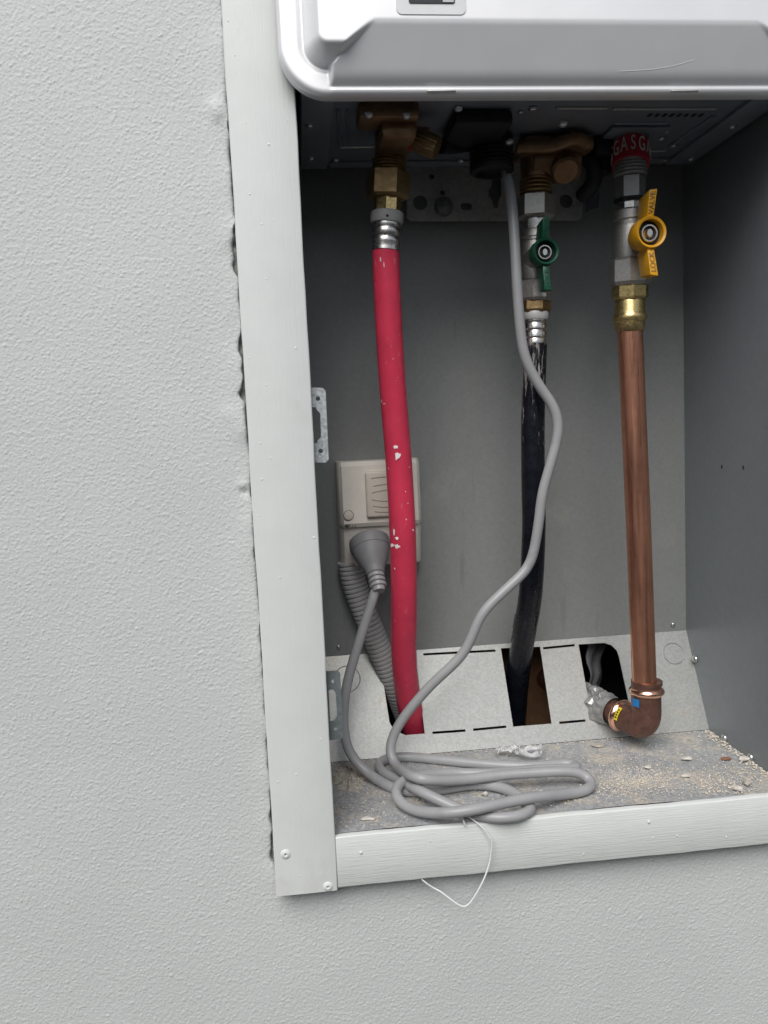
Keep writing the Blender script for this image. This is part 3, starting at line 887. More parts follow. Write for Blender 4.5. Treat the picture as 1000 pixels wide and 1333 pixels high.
RP = hose_path([(502, 322, .078), (505, 400, .084), (511, 500, .094), (519, 600, .103), (524, 690, .106), (526, 780, .116), (526, 850, .134), (531, 905, .154), (543, 962, .176), (552, 1000, .2)])
RR = [rad(35.5, RP[0]) * (1 + .06 * min(1, i / len(RP) * 2)) for i in range(len(RP))]
hose = MB().tube(RP, .011, 28, RR).build('hose', RED, redpipe)
def scuff_on(path, radii, target, shape, parent, material=PAINT_CHIP, lift=.0003):
    # small torn paint patch that follows the tube's surface
    mb = MB()
    for (px, py, rw, rh) in shape:
        d = ray(px, py).normalized()
        best = None
        for c_, r_ in zip(path, radii):
            t = (c_ - CAM).dot(d); q = CAM + d * t; e = (q - c_).length
            if best is None or e < best[0]: best = (e, c_, r_)
        _, c_, r_ = best
        off = CAM + d * ((c_ - CAM).dot(d)) - c_
        nrm = (off - d * math.sqrt(max(r_ * r_ - off.length_squared, 1e-9))).normalized()
        t1 = Vector((0, 0, 1)); t1 = (t1 - nrm * t1.dot(nrm)).normalized(); t2 = nrm.cross(t1)
        n = 11; V = []
        base = c_ + nrm * (r_ + lift)
        for k in range(n):
            an = 2 * math.pi * k / n; s = random.uniform(.55, 1.1)
            q = c_ + nrm * r_ + t1 * (rh * s * math.sin(an)) + t2 * (rw * s * math.cos(an))
            q = c_ + (q - c_).normalized() * (r_ - .0001) if False else q - nrm * (rw * rw * s * s * math.cos(an) ** 2 / (2 * r_)) + nrm * .00008
            V.append(q)
        V.append(base)
        mb = MB().add(V, [(k, (k + 1) % n, n) for k in range(n)])
        mb.build('paint_scuff', material, parent)
scuff_on(RP, RR, None, [(515, 580, .0034, .0040), (517, 590, .0030, .0062)], redpipe)
scuff_on(RP, RR, None, [(517, 697, .0024, .0046), (511, 707, .0034, .0044), (517, 711, .0032, .0026), (513, 692, .0012, .004)], redpipe)
scuff_on(RP, RR, None, [(538, 690, .0010, .0012), (529, 676, .0006, .001), (500, 526, .0022, .0008), (497, 522, .0006, .002), (496, 340, .0008, .004), (500, 345, .0006, .0035), (506, 610, .0005, .0008), (528, 640, .0005, .0009), (531, 655, .0005, .0006), (533, 608, .0004, .0007), (514, 740, .0006, .0012), (520, 762, .0005, .0009), (534, 735, .0005, .0009), (535, 760, .0004, .0009)], redpipe)

# ================================================================== black cold pipe
coldpipe = thing('cold_water_pipe', 'chalk-scuffed black plastic cold water pipe with crimped sleeve', 'pipe', at(672, 940, .155))
cold.turned([(391, 38), (393, 41), (403, 41), (407, 37)], 6, .3).build('brass_tail', BRASS_OLD, coldpipe, 20)
cold.turned([(405, 33), (407, 35), (413, 35), (416, 32)]).build('collar', NYLON, coldpipe)
cold.turned([(415, 29), (417, 30), (420, 28.5), (422, 30.5), (428, 30.5), (430, 28), (433, 30.5), (439, 30.5), (441, 28), (444, 29.5), (450, 29.5), (452, 29)], 36).build('crimp_sleeve', CHROME, coldpipe, 30)
BP = hose_path([(697, 447, .102), (694, 540, .104), (694, 620, .107), (695, 690, .112), (691, 770, .126), (684, 815, .148), (678, 850, .170), (673, 890, .190), (670, 930, .207), (668, 965, .220)])
BR = [rad(30.5, p) for p in BP]
# scuffed black: chalk marks in an own band of the pipe
N, L = BLACKP.node_tree.nodes, BLACKP.node_tree.links
bs = N['Principled BSDF']; src = bs.inputs['Base Color'].links[0].from_socket
gg = N.new('ShaderNodeNewGeometry'); mpp = N.new('ShaderNodeMapping'); mpp.inputs['Scale'].default_value = (1, 1, .16)
L.new(gg.outputs['Position'], mpp.inputs['Vector'])
nn = N.new('ShaderNodeTexNoise'); nn.inputs['Scale'].default_value = 260; nn.inputs['Detail'].default_value = 8; nn.inputs['Roughness'].default_value = .7
L.new(mpp.outputs['Vector'], nn.inputs['Vector'])
sx = N.new('ShaderNodeSeparateXYZ'); L.new(gg.outputs['Position'], sx.inputs[0])
zr = N.new('ShaderNodeMapRange'); zr.inputs['From Min'].default_value = at(694, 640, .107).z; zr.inputs['From Max'].default_value = at(694, 500, .104).z
zr.inputs['To Min'].default_value = -.11; zr.inputs['To Max'].default_value = .06
L.new(sx.outputs['Z'], zr.inputs['Value'])
ad = N.new('ShaderNodeMath'); ad.operation = 'ADD'; L.new(nn.outputs['Fac'], ad.inputs[0]); L.new(zr.outputs[0], ad.inputs[1])
mr = N.new('ShaderNodeMapRange'); mr.inputs['From Min'].default_value = .58; mr.inputs['From Max'].default_value = .66; L.new(ad.outputs[0], mr.inputs['Value'])
mx = N.new('ShaderNodeMix'); mx.data_type = 'RGBA'; L.new(mr.outputs[0], mx.inputs['Factor']); L.new(src, mx.inputs['A']); mx.inputs['B'].default_value = (.36, .34, .32, 1)
L.new(mx.outputs['Result'], bs.inputs['Base Color'])
MB().tube(BP, .0095, 28, BR).build('hose', BLACKP, coldpipe)
# print on the pipe: a zigzag mark and a row of tiny unreadable strokes
pm = MB()
def surf(px, py, lift=.00025):
    d = ray(px, py).normalized(); best = None
    for c_, r_ in zip(BPF, BRF):
        q = CAM + d * ((c_ - CAM).dot(d)); e = (q - c_).length
        if best is None or e < best[0]: best = (e, c_, r_)
    _, c_, r_ = best
    off = CAM + d * ((c_ - CAM).dot(d)) - c_
    return c_ + (off - d * math.sqrt(max(r_ * r_ - off.length_squared, 1e-9))).normalized() * (r_ + lift)
BPF = resample(BP, .0005); BRF = [rad(30.5, p) for p in BPF]
zig = [(671, 799), (676, 803), (671, 809), (676, 813), (670, 818), (674, 820)]
for a, b_ in zip(zig, zig[1:]): pm.tube([surf(*a), surf(*b_)], .00035, 6)
pm.tube([surf(669, 798), surf(668, 806), surf(667, 817)], .0003, 6)
for i in range(11):
    y = 829 + i * 5.2; x = 669 - i * .62
    for dx in (0, 2.6):
        pm.tube([surf(x + dx, y), surf(x + dx + 1.6, y + 1.2)], .00032, 5)
pm.build('pipe_print', FAINT_PRINT, coldpipe)

# ================================================================== ball valves
def handle(t, hub, R_, Lu, Ld, Wd, material, text_up, text_down, deep, tilt):
    hub_m = MB(); axis = Vector((0, 1, 0))
    hub_m.lathe([(R_ * .78, .007), (R_ * .80, .0), (R_ * .94, -.001), (R_, .0006), (R_ * 1.02, deep * .6), (R_ * .8, deep)], hub, axis, 40, caps=False)
    hub_m.lathe([(R_ * .78, .007), (.002, .007)], hub, axis, 40, caps=False)
    for s, Ln in ((1, Lu), (-1, Ld)):
        z0 = hub.z + s * R_ * .9; z1 = hub.z + s * (R_ + Ln)
        xo = tilt
        a = [(hub.x - Wd * .45, hub.y + .0015, z0), (hub.x + Wd * .45, hub.y + .0015, z0), (hub.x + Wd * .45, hub.y + deep, z0), (hub.x - Wd * .45, hub.y + deep, z0)]
        yf = -.001
        b_ = [(hub.x - Wd * .55 + xo, hub.y + yf, z1 - s * .001), (hub.x + Wd * .55 + xo, hub.y + yf, z1), (hub.x + Wd * .5 + xo, hub.y + deep * .9, z1 - s * .001), (hub.x - Wd * .5 + xo, hub.y + deep * .9, z1 - s * .003)]
        bm = bmesh.new(); vv = [bm.verts.new(p) for p in a + b_]
        for f in ((0, 1, 2, 3), (7, 6, 5, 4), (0, 4, 5, 1), (1, 5, 6, 2), (2, 6, 7, 3), (3, 7, 4, 0)): bm.faces.new([vv[i] for i in f])
        bmesh.ops.bevel(bm, geom=bm.edges[:], offset=.0008, segments=2, affect='EDGES', profile=.5)
        bm.verts.index_update()
        hub_m.add([v.co for v in bm.verts], [[v.index for v in f.verts] for f in bm.faces]); bm.free()
    h = hub_m.build('handle', material, t, 30)
    nut = MB()
    nut.lathe([(R_ * .52, 0), (R_ * .55, -.0025), (R_ * .51, -.0036), (R_ * .44, -.0036), (R_ * .42, 0)], hub + Vector((0, .0065, 0)), axis, 30, caps=False)
    nut.lathe([(R_ * .27, .003), (R_ * .27, -.0036), (R_ * .23, -.0042)], hub + Vector((0, .0065, 0)), axis, 20, scale=(1, .76))
    nut.build('stem_nut', CHROME, t, 30)
    MB().lathe([(R_ * .77, -.0004), (R_ * .30, -.0006)], hub + Vector((0, .0068, 0)), axis, 30, caps=False).build('washer', BLACK, t)
    for s, Ln, body in ((1, Lu, text_up), (-1, Ld, text_down)):
        if not body: continue
        V, F = text_mesh(body, Wd * .95, .0003)
        zc = hub.z + s * (R_ + Ln * .48)
        fr = .52; xc = hub.x + tilt * fr
        k = tilt / (Ln + R_ * .1) * s
        yc = hub.y + .0015 - .0025 * fr - .0002
        # written upward along the wing's front edge
        Vw = [Vector((xc - v.y + k * v.x, yc - v.z - .0025 / Ln * v.x * s * .9, zc + v.x)) for v in V]
        obj('embossed_lettering', Vw, F, material if material is GREEN else BRASS_OLD, h, smooth=False)
# green-handled cold valve
gv = thing('ball_valve', 'nickel ball valve with green butterfly handle above the black pipe', 'valve', cold.p(395))
hexnut(cold, (253, 284), 45, 'union_nut', NICKEL, gv, .35)
cold.turned([(283, 30), (301, 30)], 8, .2).build('neck', CHROME, gv, 20)
vb = cold.turned([(299, 38), (301, 40), (309, 40), (310, 38), (313, 38), (315, 42), (322, 44), (335, 45), (350, 44), (362, 42), (364, 41)])
vbo = vb.build('valve_body', NICKEL, gv)
cold.turned([(363, 40), (366, 45), (388, 45), (392, 41)], 8, .39).build('hex_end', NICKEL, gv, 20)
hb = at(711, 327, .066)
MB().lathe([(.009, 0), (.008, .010), (.006, .018)], Vector((hb.x - .002, .095, hb.z)), (0, -1, 0), 24).build('bonnet', NICKEL, gv)
handle(gv, hb, .0108, .0165, .0205, .0056, GREEN, 'VALVE', 'LOCK', .019, .0008)
# yellow-handled gas valve
yv = thing('gas_ball_valve', 'nickel ball valve with yellow butterfly handle on the gas line', 'valve', gas.p(372))
prof = []
for k in range(4):
    y = 211 + k * 4.4
    prof += [(y, 39), (y + 1.6, 43), (y + 2.8, 43), (y + 4.4, 39)]
gas.turned(prof).build('grey_thread', STEEL, yv)
gas.turned([(228, 34), (230, 38), (256, 38), (259, 35)], 6, .32).build('union_hex', STEEL, yv, 20)
gas.turned([(256, 40), (259, 43), (261, 41)], 6, .32).build('locking_nut', BLACK, yv, 20)
gas.turned([(258, 30), (276, 30)], 8, .1).build('neck', CHROME, yv, 20)
gas.turned([(271, 40), (273, 43), (284, 43), (286, 39), (291, 39), (292, 44), (300, 46), (318, 46), (332, 45), (335, 44)]).build('valve_body', NICKEL, yv)
gas.turned([(334, 46), (338, 54), (366, 54), (371, 47)], 8, .39).build('hex_end', NICKEL, yv, 20)
hb = at(848, 302, .050)
MB().lathe([(.010, 0), (.009, .012), (.006, .024)], Vector((gas.p(302).x + .006, .088, hb.z)), Vector((hb.x - gas.p(302).x - .006, -.05, 0)), 24).build('bonnet', NICKEL, yv)
handle(yv, hb, .0128, .0205, .0215, .0062, YELLOW, 'VALVE', 'LOCK', .022, .0018)

# red gas tape round the gas inlet
tape = thing('gas_tape', 'red warning tape lettered GAS wrapped round the gas inlet', 'tape', gas.p(192))
cR = rad(48, gas.p(190)); zt0, zt1 = gas.p(208).z, ZU - .0045; cc = gas.p(190)
mbt = MB(); seg = 48
mbt.lathe([(cR - .001, 0), (cR, .0003), (cR, zt1 - zt0 - .0003), (cR - .001, zt1 - zt0)], (cc.x, cc.y, zt0), (0, 0, 1), seg)
vdir = math.atan2(CAM.y - cc.y, CAM.x - cc.x)
droop = lambda an: .0055 * (math.cos(an - vdir) - 1)          # the band sits askew, higher at the front
for v in mbt.v: v.z += droop(math.atan2(v.y - cc.y, v.x - cc.x))
tb = mbt.build('tape_band', TAPE_RED, tape)
for n_, ch in enumerate('GASGASGASGAS'):
    ang = math.radians(-46 - 27 * 3 + 27.0 * n_)
    V, F = text_mesh(ch, .0165, .0003)
    bm = bmesh.new(); vv = [bm.verts.new(v) for v in V]
    for f in F:
        try: bm.faces.new([vv[i] for i in f])
        except ValueError: pass
    bmesh.ops.triangulate(bm, faces=bm.faces[:])
    bmesh.ops.subdivide_edges(bm, edges=[e for e in bm.edges if e.calc_length() > .0015], cuts=2)
    bm.verts.index_update()
    Vw = []
    for v in bm.verts:
        an = vdir + ang + v.co.x * .52 / cR
        r_ = cR + .0005 + v.co.z
        Vw.append((cc.x + r_ * math.cos(an), cc.y + r_ * math.sin(an), (zt0 + zt1) / 2 + v.co.y * .98 + .0005 + droop(an)))
    obj('lettering', Vw, [[v.index for v in f.verts] for f in bm.faces], WHITE_PRINT, tb, smooth=False, fix=False); bm.free()

# ================================================================== copper gas pipe
cop = thing('copper_gas_pipe', 'upright copper gas pipe with press elbow turning into the wall', 'pipe', at(840, 950, .1))
gas.turned([(370, 40), (372, 47), (386, 47), (389, 42)], 8, .2).build('brass_hex', BRASS, cop, 20)
gas.turned([(387, 36), (390, 37), (392, 38.5), (405, 38.5), (407, 40), (410, 43), (414, 43.5), (418, 42), (420, 38), (428, 38), (431, 36)], 36).build('press_adaptor', BRASS, cop, 30)
ca, cb = gas.p(428), at(840, 915, .100)
MB().tube([ca, ca.lerp(cb, .5) + Vector((.0005, 0, 0)), cb], rad(32.5, ca), 36).build('copper_tube', COPPER, cop)
RE = rad(35.5, cb) * 1.06
top = at(841, 893, .1); corner = at(842, 948, .1005); stub_b = at(774, 914, .166)
sdir = (stub_b - corner).normalized()
stub_a = corner + sdir * .032
mid = at(841, 921, .1)
e0, e2_ = corner + (top - corner).normalized() * .017, corner + sdir * .017
ep = [e0 * (1 - t) ** 2 + corner * (2 * t * (1 - t)) + e2_ * t * t for t in np.linspace(0, 1, 14)]
ep = [Vector(p) for p in ep] + [stub_a + sdir * .004]
el = MB().tube([at(842, 888, .1), top] + ep, RE, 32, None)
elbow = el.build('press_elbow', COPPER_BROWN, cop)
ax = (mid - top).normalized()
bead = [(RE * .96, -.0040), (RE * 1.06, -.0030), (RE * 1.17, -.0012), (RE * 1.19, 0), (RE * 1.17, .0012), (RE * 1.06, .0030), (RE * .96, .0040)]
MB().lathe(bead, at(842, 899, .1), ax, 36).build('press_bead', COPPER_BRIGHT, elbow)
MB().lathe(bead, stub_a, sdir, 36).build('press_bead', COPPER_BRIGHT, elbow)
MB().lathe([(RE * 1.05, 0), (RE * 1.05, .003)], at(842, 886, .1), ax, 36).build('socket_rim', COPPER_BROWN, elbow)
MB().tube([stub_a, stub_b, stub_b + sdir * .08], rad(32, stub_b) * .94, 30).build('wall_stub', COPPER_BROWN, cop)
def marker(px, py, w, h, material, name, cpt, axis, turn=None, lift=.0011):
    d = ray(px, py).normalized(); q = CAM + d * ((cpt - CAM).dot(d)); cc_ = cpt + axis * (q - cpt).dot(axis)
    off = q - cc_; n_ = (off - d * math.sqrt(max(RE * RE - off.length_squared, 1e-8))).normalized()
    t1 = axis.normalized()
    if turn is not None:
        cc_ = cpt; n_ = CAM - cpt; n_ = (n_ - t1 * n_.dot(t1)).normalized(); n_ = Matrix.Rotation(turn, 3, t1) @ n_
    t2 = n_.cross(t1)
    V = []
    for k in range(5):
        for s in (-.5, .5):
            an = (k / 4 - .5) * w / RE
            V.append(cc_ + (n_ * math.cos(an) + t2 * math.sin(an)) * (RE + lift) + t1 * (s * h))
    return obj(name, V, [(2 * k, 2 * k + 1, 2 * k + 3, 2 * k + 2) for k in range(4)], material, elbow)
marker(829, 915, .0078, .0072, BLUE, 'blue_marker', mid, ax)
marker(0, 0, .0120, .0042, LEMON, 'yellow_marker', stub_a - sdir * .0066, sdir, 0.)
for i in range(4):
    marker(0, 0, .0013, .0022, INK, 'marker_print', stub_a - sdir * .0066, sdir, (i - 1.5) * .17, .0014)

# crumpled silver tape on the stub
n1, n2 = 13, 30
Vf = []; rs = random.Random(12)
e1 = Vector((0, 0, 1)); e1 = (e1 - sdir * e1.dot(sdir)).normalized(); e2 = sdir.cross(e1)
ph = [rs.uniform(0, 6.28) for _ in range(8)]
for i in range(n1 + 1):
    t = i / n1
    for k in range(n2):
        an = 2 * math.pi * k / n2
        tri = lambda x: 2 * abs((x / 6.2832) % 1 - .5) - .5
        crum = tri(5 * an + 5 * t + ph[0]) + .8 * tri(9 * an - 12 * t + ph[1]) + .8 * tri(3 * an + 23 * t + ph[2]) + .5 * tri(14 * an + 9 * t + ph[4])
        low = max(0, -math.cos(an - .5))
        r_ = RE * (1.04 + .10 * crum * min(1, t * 4) + t * (.12 + .20 * crum + .85 * low))
        c_ = stub_a + sdir * (.011 + t * .040 + .005 * t * tri(4 * an + ph[3]))
        Vf.append(c_ + e1 * r_ * math.cos(an) + e2 * r_ * math.sin(an))
Ff = [(i * n2 + k, i * n2 + (k + 1) % n2, (i + 1) * n2 + (k + 1) % n2, (i + 1) * n2 + k) for i in range(n1) for k in range(n2)]
Ff = [t3 for f in Ff for t3 in ((f[0], f[1], f[2]), (f[0], f[2], f[3]))]
fobj = obj('silver_tape_wrap', Vf, Ff, FOIL, None, smooth=False)
tag(fobj, 'crumpled silver tape wrapped round the copper stub at the wall opening', 'tape')

# ================================================================== power outlet
YO = .146
out = thing('power_outlet', 'cream weatherproof power outlet with rocker switch on the back panel', 'outlet', (.058, D, .228))
o0, o1 = at(438, 602, .152), at(547, 602, .152)
ox0, ox1 = o0.x, o1.x
oz1 = o0.z; ozs = at(470, 686, YO).z; oz0 = at(470, 737, .160).z
prof = [(D - .0005, oz0), (D - .0005, oz1), (YO + .006, oz1), (YO + .001, oz1 - .004), (YO, ozs + .0035), (YO + .002, ozs), (YO + .005, ozs - .001), (YO + .0135, oz0 + .003), (YO + .016, oz0)]
# shell built as rows so that both flanks are chamfered
ins = [(0, 1.), (.0016, .45), (.004, .12), (.010, .03), (.014, 0.)]
V = []; F = []
xsO = [ox0 + i[0] for i in ins] + [ox1 - i[0] for i in reversed(ins)]
ko = [i[1] for i in ins] + [i[1] for i in reversed(ins)]
for x, k in zip(xsO, ko):
    for (y, z) in prof:
        yy = y + (D - .001 - y) * 0 + k * .012 if y < D - .01 else y
        V.append((x, min(yy, D - .0005), z))
n = len(prof)
for i in range(len(xsO) - 1):
    for k in range(n):
        F.append((i * n + k, i * n + (k + 1) % n, (i + 1) * n + (k + 1) % n, (i + 1) * n + k))
F.append(tuple(range(n))); F.append(tuple((len(xsO) - 1) * n + k for k in range(n)))
body = obj('housing', V, F, OUTLET, out, 28)
s0, s1 = at(475, 614, YO - .003), at(537, 671, YO - .003)
MB().box((s0.x, YO - .0042, s1.z), (s1.x, YO + .002, s0.z), .0022, 3).build('rocker_switch', OUTLET2, out)
swz = [(621, 1.2, .9), (631, 2, .8), (639, 3, .9), (651, -3, .9), (659, -2.5, .85), (666, -2, .8)]
for (py, bow, fr_) in swz:
    cz = at(506, py, YO - .0042).z; hw = (s1.x - s0.x) * .42 * fr_; cx = (s0.x + s1.x) / 2
    pts = [Vector((cx + hw * t, YO - .0041, cz + bow * .0007 * (1 - t * t) - bow * .0004)) for t in np.linspace(-1, 1, 11)]
    MB().tube(pts, .00055, 6).build('rocker_ridge', OUTLET3, out)
p = at(454, 671, YO)
MB().lathe([(.0042, 0), (.0042, .0008), (.0038, .001), (.0002, .0009)], (p.x, YO + .0003, p.z), (0, -1, 0), 26).build('screw_cap', OUTLET2, out)
MB().lathe([(.0047, 0), (.0046, .0005), (.0043, .0005)], (p.x, YO + .0003, p.z), (0, -1, 0), 26, caps=False).build('cap_seam', INK, out)
mk = MB(); r3 = random.Random(4)
for (dx, dz, w_, h_) in ((0, 0, .0022, .0010), (-.0026, .0006, .0008, .0006), (.0024, .0008, .0007, .0007), (0, .0014, .0004, .0012), (.0052, 0, .0006, .0005), (.0080, .0002, .0006, .0005), (-.0012, .0014, .0004, .0010), (.0012, .0014, .0004, .0010)):
    c_ = at(451.5, 685.5, YO); x, z = c_.x + dx, c_.z + dz
    t_ = (ozs + .0035 - z)
    y = YO - .0001 if t_ < 0 else YO + .002 * min(1, t_ / .0035) - .0001
    mk.add([(x - w_, y - .0003, z), (x, y - .0003, z - h_), (x + w_, y - .0003, z), (x, y - .0003, z + h_)], [(0, 1, 2, 3)])
mk.build('scorch_mark', INK, out, smooth=False)

# ================================================================== conduit
con = [at(x, y, Y) for (x, y, Y) in ((455, 730, .171), (463, 765, .172), (478, 805, .172), (496, 850, .174), (515, 895, .180), (530, 935, .2))]
cpath = resample(smooth_path(con, 12), .0011)
cr = []
for i in range(len(cpath)):
    ph = (i % 4)
    cr.append(.0118 if ph in (0, 1, 2) else .0101)
ct = MB().tube(cpath, .0115, 28, cr).build('corrugated_conduit', CONDUIT, None, 20)
tag(ct, 'grey corrugated conduit running from the outlet down behind the red pipe', 'conduit')

# ================================================================== power cord with plug
cord = thing('power_lead', 'grey heater power cord coiled on the recess floor', 'power cord', atz(600, 1020, .004))
pa, pb = at(481, 707, .146), at(491, 756, .1200)
pd = (pb - pa).normalized(); Lp = (pb - pa).length
MB().lathe([(.0165, -.004), (.0185, -.002), (.0187, .004), (.0178, .0075), (.0172, .008), (.0165, .012), (.0140, .019), (.0105, .026), (.0088, .0295), (.0086, .033), (.0070, .0345)], pa, pd, 36).build('plug', GREY_PLUG, cord, 30)
bt = MB()
for k in range(3):
    bt.lathe([(.0066, 0), (.0077, .0006), (.0075, .0032), (.0064, .0038)], pa + pd * (.034 + k * .0048), pd, 26)
bt.lathe([(.0060, 0), (.0058, .015), (.0052, .018)], pa + pd * .033, pd, 22)
bt.build('strain_relief', GREY_CORD, cord, 30)
z5 = lambda x, y: (380 + x * .32, 800 + y * .32)
z6 = lambda x, y: (640 + x * .36, 800 + y * .36)
z7 = lambda x, y: (420 + x * .38, 960 + y * .38)
C = []
for q in ((652, 190, .092), (659, 222, .090), (666, 262, .084), (671, 330, .078), (675, 400, .076), (682, 460, .078), (700, 499, .080), (721, 530, .080), (727, 560, .080), (718, 600, .081), (706, 643, .083), (700, 690, .086), (689, 736, .090), (660, 766, .088), (627, 800, .088), (604, 850, .092), (560, 893, .098), (527, 932, .102), (511, 960, .102), (508, 981, .097), (517, 998, .088)):
    C.append(at(*q))
def fl(pts):                                   # points on the floor: sight line met with the height z of that strand
    for (x, y, z) in pts: C.append(atz(*z7(x, y), z))
fl([(320, 138, .023), (400, 148, .018), (500, 142, .0138), (620, 128, .0135), (740, 120, .0135), (830, 116, .0135), (890, 124, .0105)])
fl([(922, 152, .0048), (912, 176, .0046), (860, 190, .0050)])
fl([(740, 203, .0125), (640, 220, .0136), (540, 243, .0138), (440, 258, .0120), (350, 256, .0075), (290, 238, .0058), (252, 205, .0095), (254, 170, .0122), (278, 148, .0128)])
fl([(312, 136, .0120), (370, 128, .0090), (460, 122, .0058), (580, 124, .0052), (700, 112, .0052), (800, 108, .0052), (868, 108, .0048), (872, 94, .0046), (830, 88, .0046)])
fl([(740, 98, .0046), (620, 96, .0046), (500, 86, .0046), (380, 74, .0046), (290, 66, .0046), (222, 72, .0046), (192, 90, .0046), (205, 118, .0046), (250, 142, .0046), (290, 162, .0085), (330, 182, .0132), (400, 215, .0095), (470, 246, .0050)])
fl([(540, 268, .0046), (610, 276, .0046), (680, 268, .0046), (716, 246, .0046), (706, 226, .0046), (650, 186, .0046), (590, 166, .0046), (520, 160, .0046), (440, 172, .0046), (360, 184, .0046), (290, 184, .0046), (230, 168, .0046)])
for q in ((484, 1010, .0885), (466, 994, .096), (454.5, 978, .100), (449, 958, .103), (447, 930, .105), (452, 890, .107), (463, 850, .110), (477, 805, .114), (487, 775, .116)): C.append(at(*q))
C.append(pa + pd * (Lp + .001)); C.append(pa + pd * .040)
cp = smooth_path(C, 8)
cp = [Vector((p.x, p.y, max(p.z, .0042))) for p in cp]
for _ in range(2):
    cp = [cp[0]] + [(a + b * 2 + c_) / 4 for a, b, c_ in zip(cp, cp[1:], cp[2:])] + [cp[-1]]
cp = resample(cp, .0025)
for _ in range(9):
    cp = [cp[0]] + [(a + b * 2 + c_) / 4 for a, b, c_ in zip(cp, cp[1:], cp[2:])] + [cp[-1]]
MB().tube(cp, .0043, 16).build('flexible_cable', GREY_CORD, cord)

# ================================================================== small things
# thin white wire over the rail
wp = [atz(598, 1058, .003), atz(607, 1061, .003)]
wp += [at(617, 1068, .001), at(628, 1077, -.003), at(636, 1088, -.0045), at(640.5, 1096, -.005), at(639.5, 1108, -.0045), at(637, 1124, -.005), at(631, 1142, -.007), at(622, 1160, -.008), at(612, 1175, -.008), at(604, 1180, -.008), at(596, 1177, -.007), at(586, 1170, -.005), at(574, 1161, -.002), at(565, 1156, .001), at(557, 1151, .0015), at(546, 1142, .003)]
wobj = MB().tube(smooth_path(wp, 6), .00062, 8).build('white_wire', WIRE)
tag(wobj, 'long thin white wire looping down over the bottom rail', 'wire')
wobj = MB().tube(smooth_path([atz(596, 1061, .003), atz(601, 1064, .002), at(603.5, 1069, -.0008), at(606, 1075, -.0012)], 5), .0006, 8).build('wire_offcut', WIRE)
tag(wobj, 'short white wire end poking over the rail edge', 'wire')
# clear plastic strip
pl = MB(); rs = random.Random(9)
def ribbon(c_, r_, w_, turns, tilt, squash=.5):
    n_ = 48; V = []; F = []
    for k in range(n_ + 1):
        an = 2 * math.pi * turns * k / n_
        q = c_ + Vector((r_ * math.cos(an) * (1 + .1 * math.sin(3 * an)), r_ * squash * math.sin(an), .003 + .0015 * math.sin(2 * an + tilt)))
        V += [q, q + Vector((.001 * math.sin(an), .001, w_ * (.8 + .3 * math.sin(5 * an)))), ]
    for k in range(n_): F.append((2 * k, 2 * k + 1, 2 * k + 3, 2 * k + 2))
    pl.add(V, F)
c_ = atz(689, 986, .001)
ribbon(c_, .0125, .0055, 1.0, .3); ribbon(c_ + Vector((.002, .002, .001)), .0105, .005, .8, 1.3, .6)
c2 = atz(660, 983, .001)
V = []; F = []
for i in range(9):
    for j in range(7):
        V.append(c2 + Vector(((i - 4) * .0024, (j - 3) * .0016 + .002 * math.sin(i), .003 + .0032 * abs(math.sin(i * 1.3 + j * .9)) + .004 * (i / 8) * (1 - abs(j - 3) / 4))))
for i in range(8):
    for j in range(6): F.append((i * 7 + j, i * 7 + j + 1, (i + 1) * 7 + j + 1, (i + 1) * 7 + j))
pl.add(V, F)
po = pl.build('plastic_scrap', CLEAR, None, 30)
sm = po.modifiers.new('thickness', 'SOLIDIFY'); sm.thickness = .0003
tag(po, 'curled scrap of clear plastic film on the recess floor behind the cord', 'plastic scrap')
# timber and membrane inside the wall, seen through the plate's openings
MB().box((.17, .235, -.07), (.262, .275, .30), .002).build('timber_stud', TIMBER)
tag(bpy.data.objects['timber_stud'], 'brown timber stud inside the wall behind the plate opening', 'timber')
V = []; F = []
mtop = [at(764, 826, .200), at(790, 826, .212)]; mbot = [at(768, 905, .196), at(780, 905, .214)]
for i in range(14):
    for j in range(9):
        t = i / 13; u_ = j / 8
        a_, b_ = mtop[0].lerp(mbot[0], t), mtop[1].lerp(mbot[1], t)
        V.append(a_.lerp(b_, u_) + Vector((.002 * math.sin(i * .9), .0016 * math.sin(j * 1.3 + i * .5), 0)))
for i in range(13):
    for j in range(8): F.append((i * 9 + j, i * 9 + j + 1, i * 9 + 10 + j, i * 9 + 9 + j))
mo = obj('wall_membrane', V, F, SHEET)
sm = mo.modifiers.new('thickness', 'SOLIDIFY'); sm.thickness = .001
tag(mo, 'crumpled grey membrane hanging inside the wall behind the copper stub', 'membrane')

# mortar crust, chips and crumbs on the floor
def rock(name, c_, r_, material, label, cat, flat_=.5, seed=0, group=None, stretch_=1.):
    r0 = random.Random(seed)
    bm = bmesh.new(); bmesh.ops.create_icosphere(bm, subdivisions=2, radius=1)
    for v in bm.verts: v.co += Vector((r0.uniform(-1, 1), r0.uniform(-1, 1), r0.uniform(-1, 1))) * .13
    ax_ = [Vector((r0.uniform(-1, 1), r0.uniform(-1, 1), r0.uniform(-1, 1))).normalized() for _ in range(7)]
    cut = [r0.uniform(.35, .8) for _ in ax_]
    for v in bm.verts:
        for a_, k_ in zip(ax_, cut):
            e = v.co.dot(a_) - k_
            if e > 0: v.co -= a_ * e
        v.co *= r0.uniform(.94, 1.06)
    bm.verts.index_update()
    zmin = min(v.co.z for v in bm.verts) * flat_
    V = [c_ + Vector((v.co.x * r_ * stretch_, v.co.y * r_, (v.co.z * flat_ - zmin) * r_)) for v in bm.verts]
    F = [[v.index for v in f.verts] for f in bm.faces]; bm.free()
    o = obj(name, V, F, material, None, smooth=False)
    return tag(o, label, cat, group)
GC = 'mortar chips on the floor'
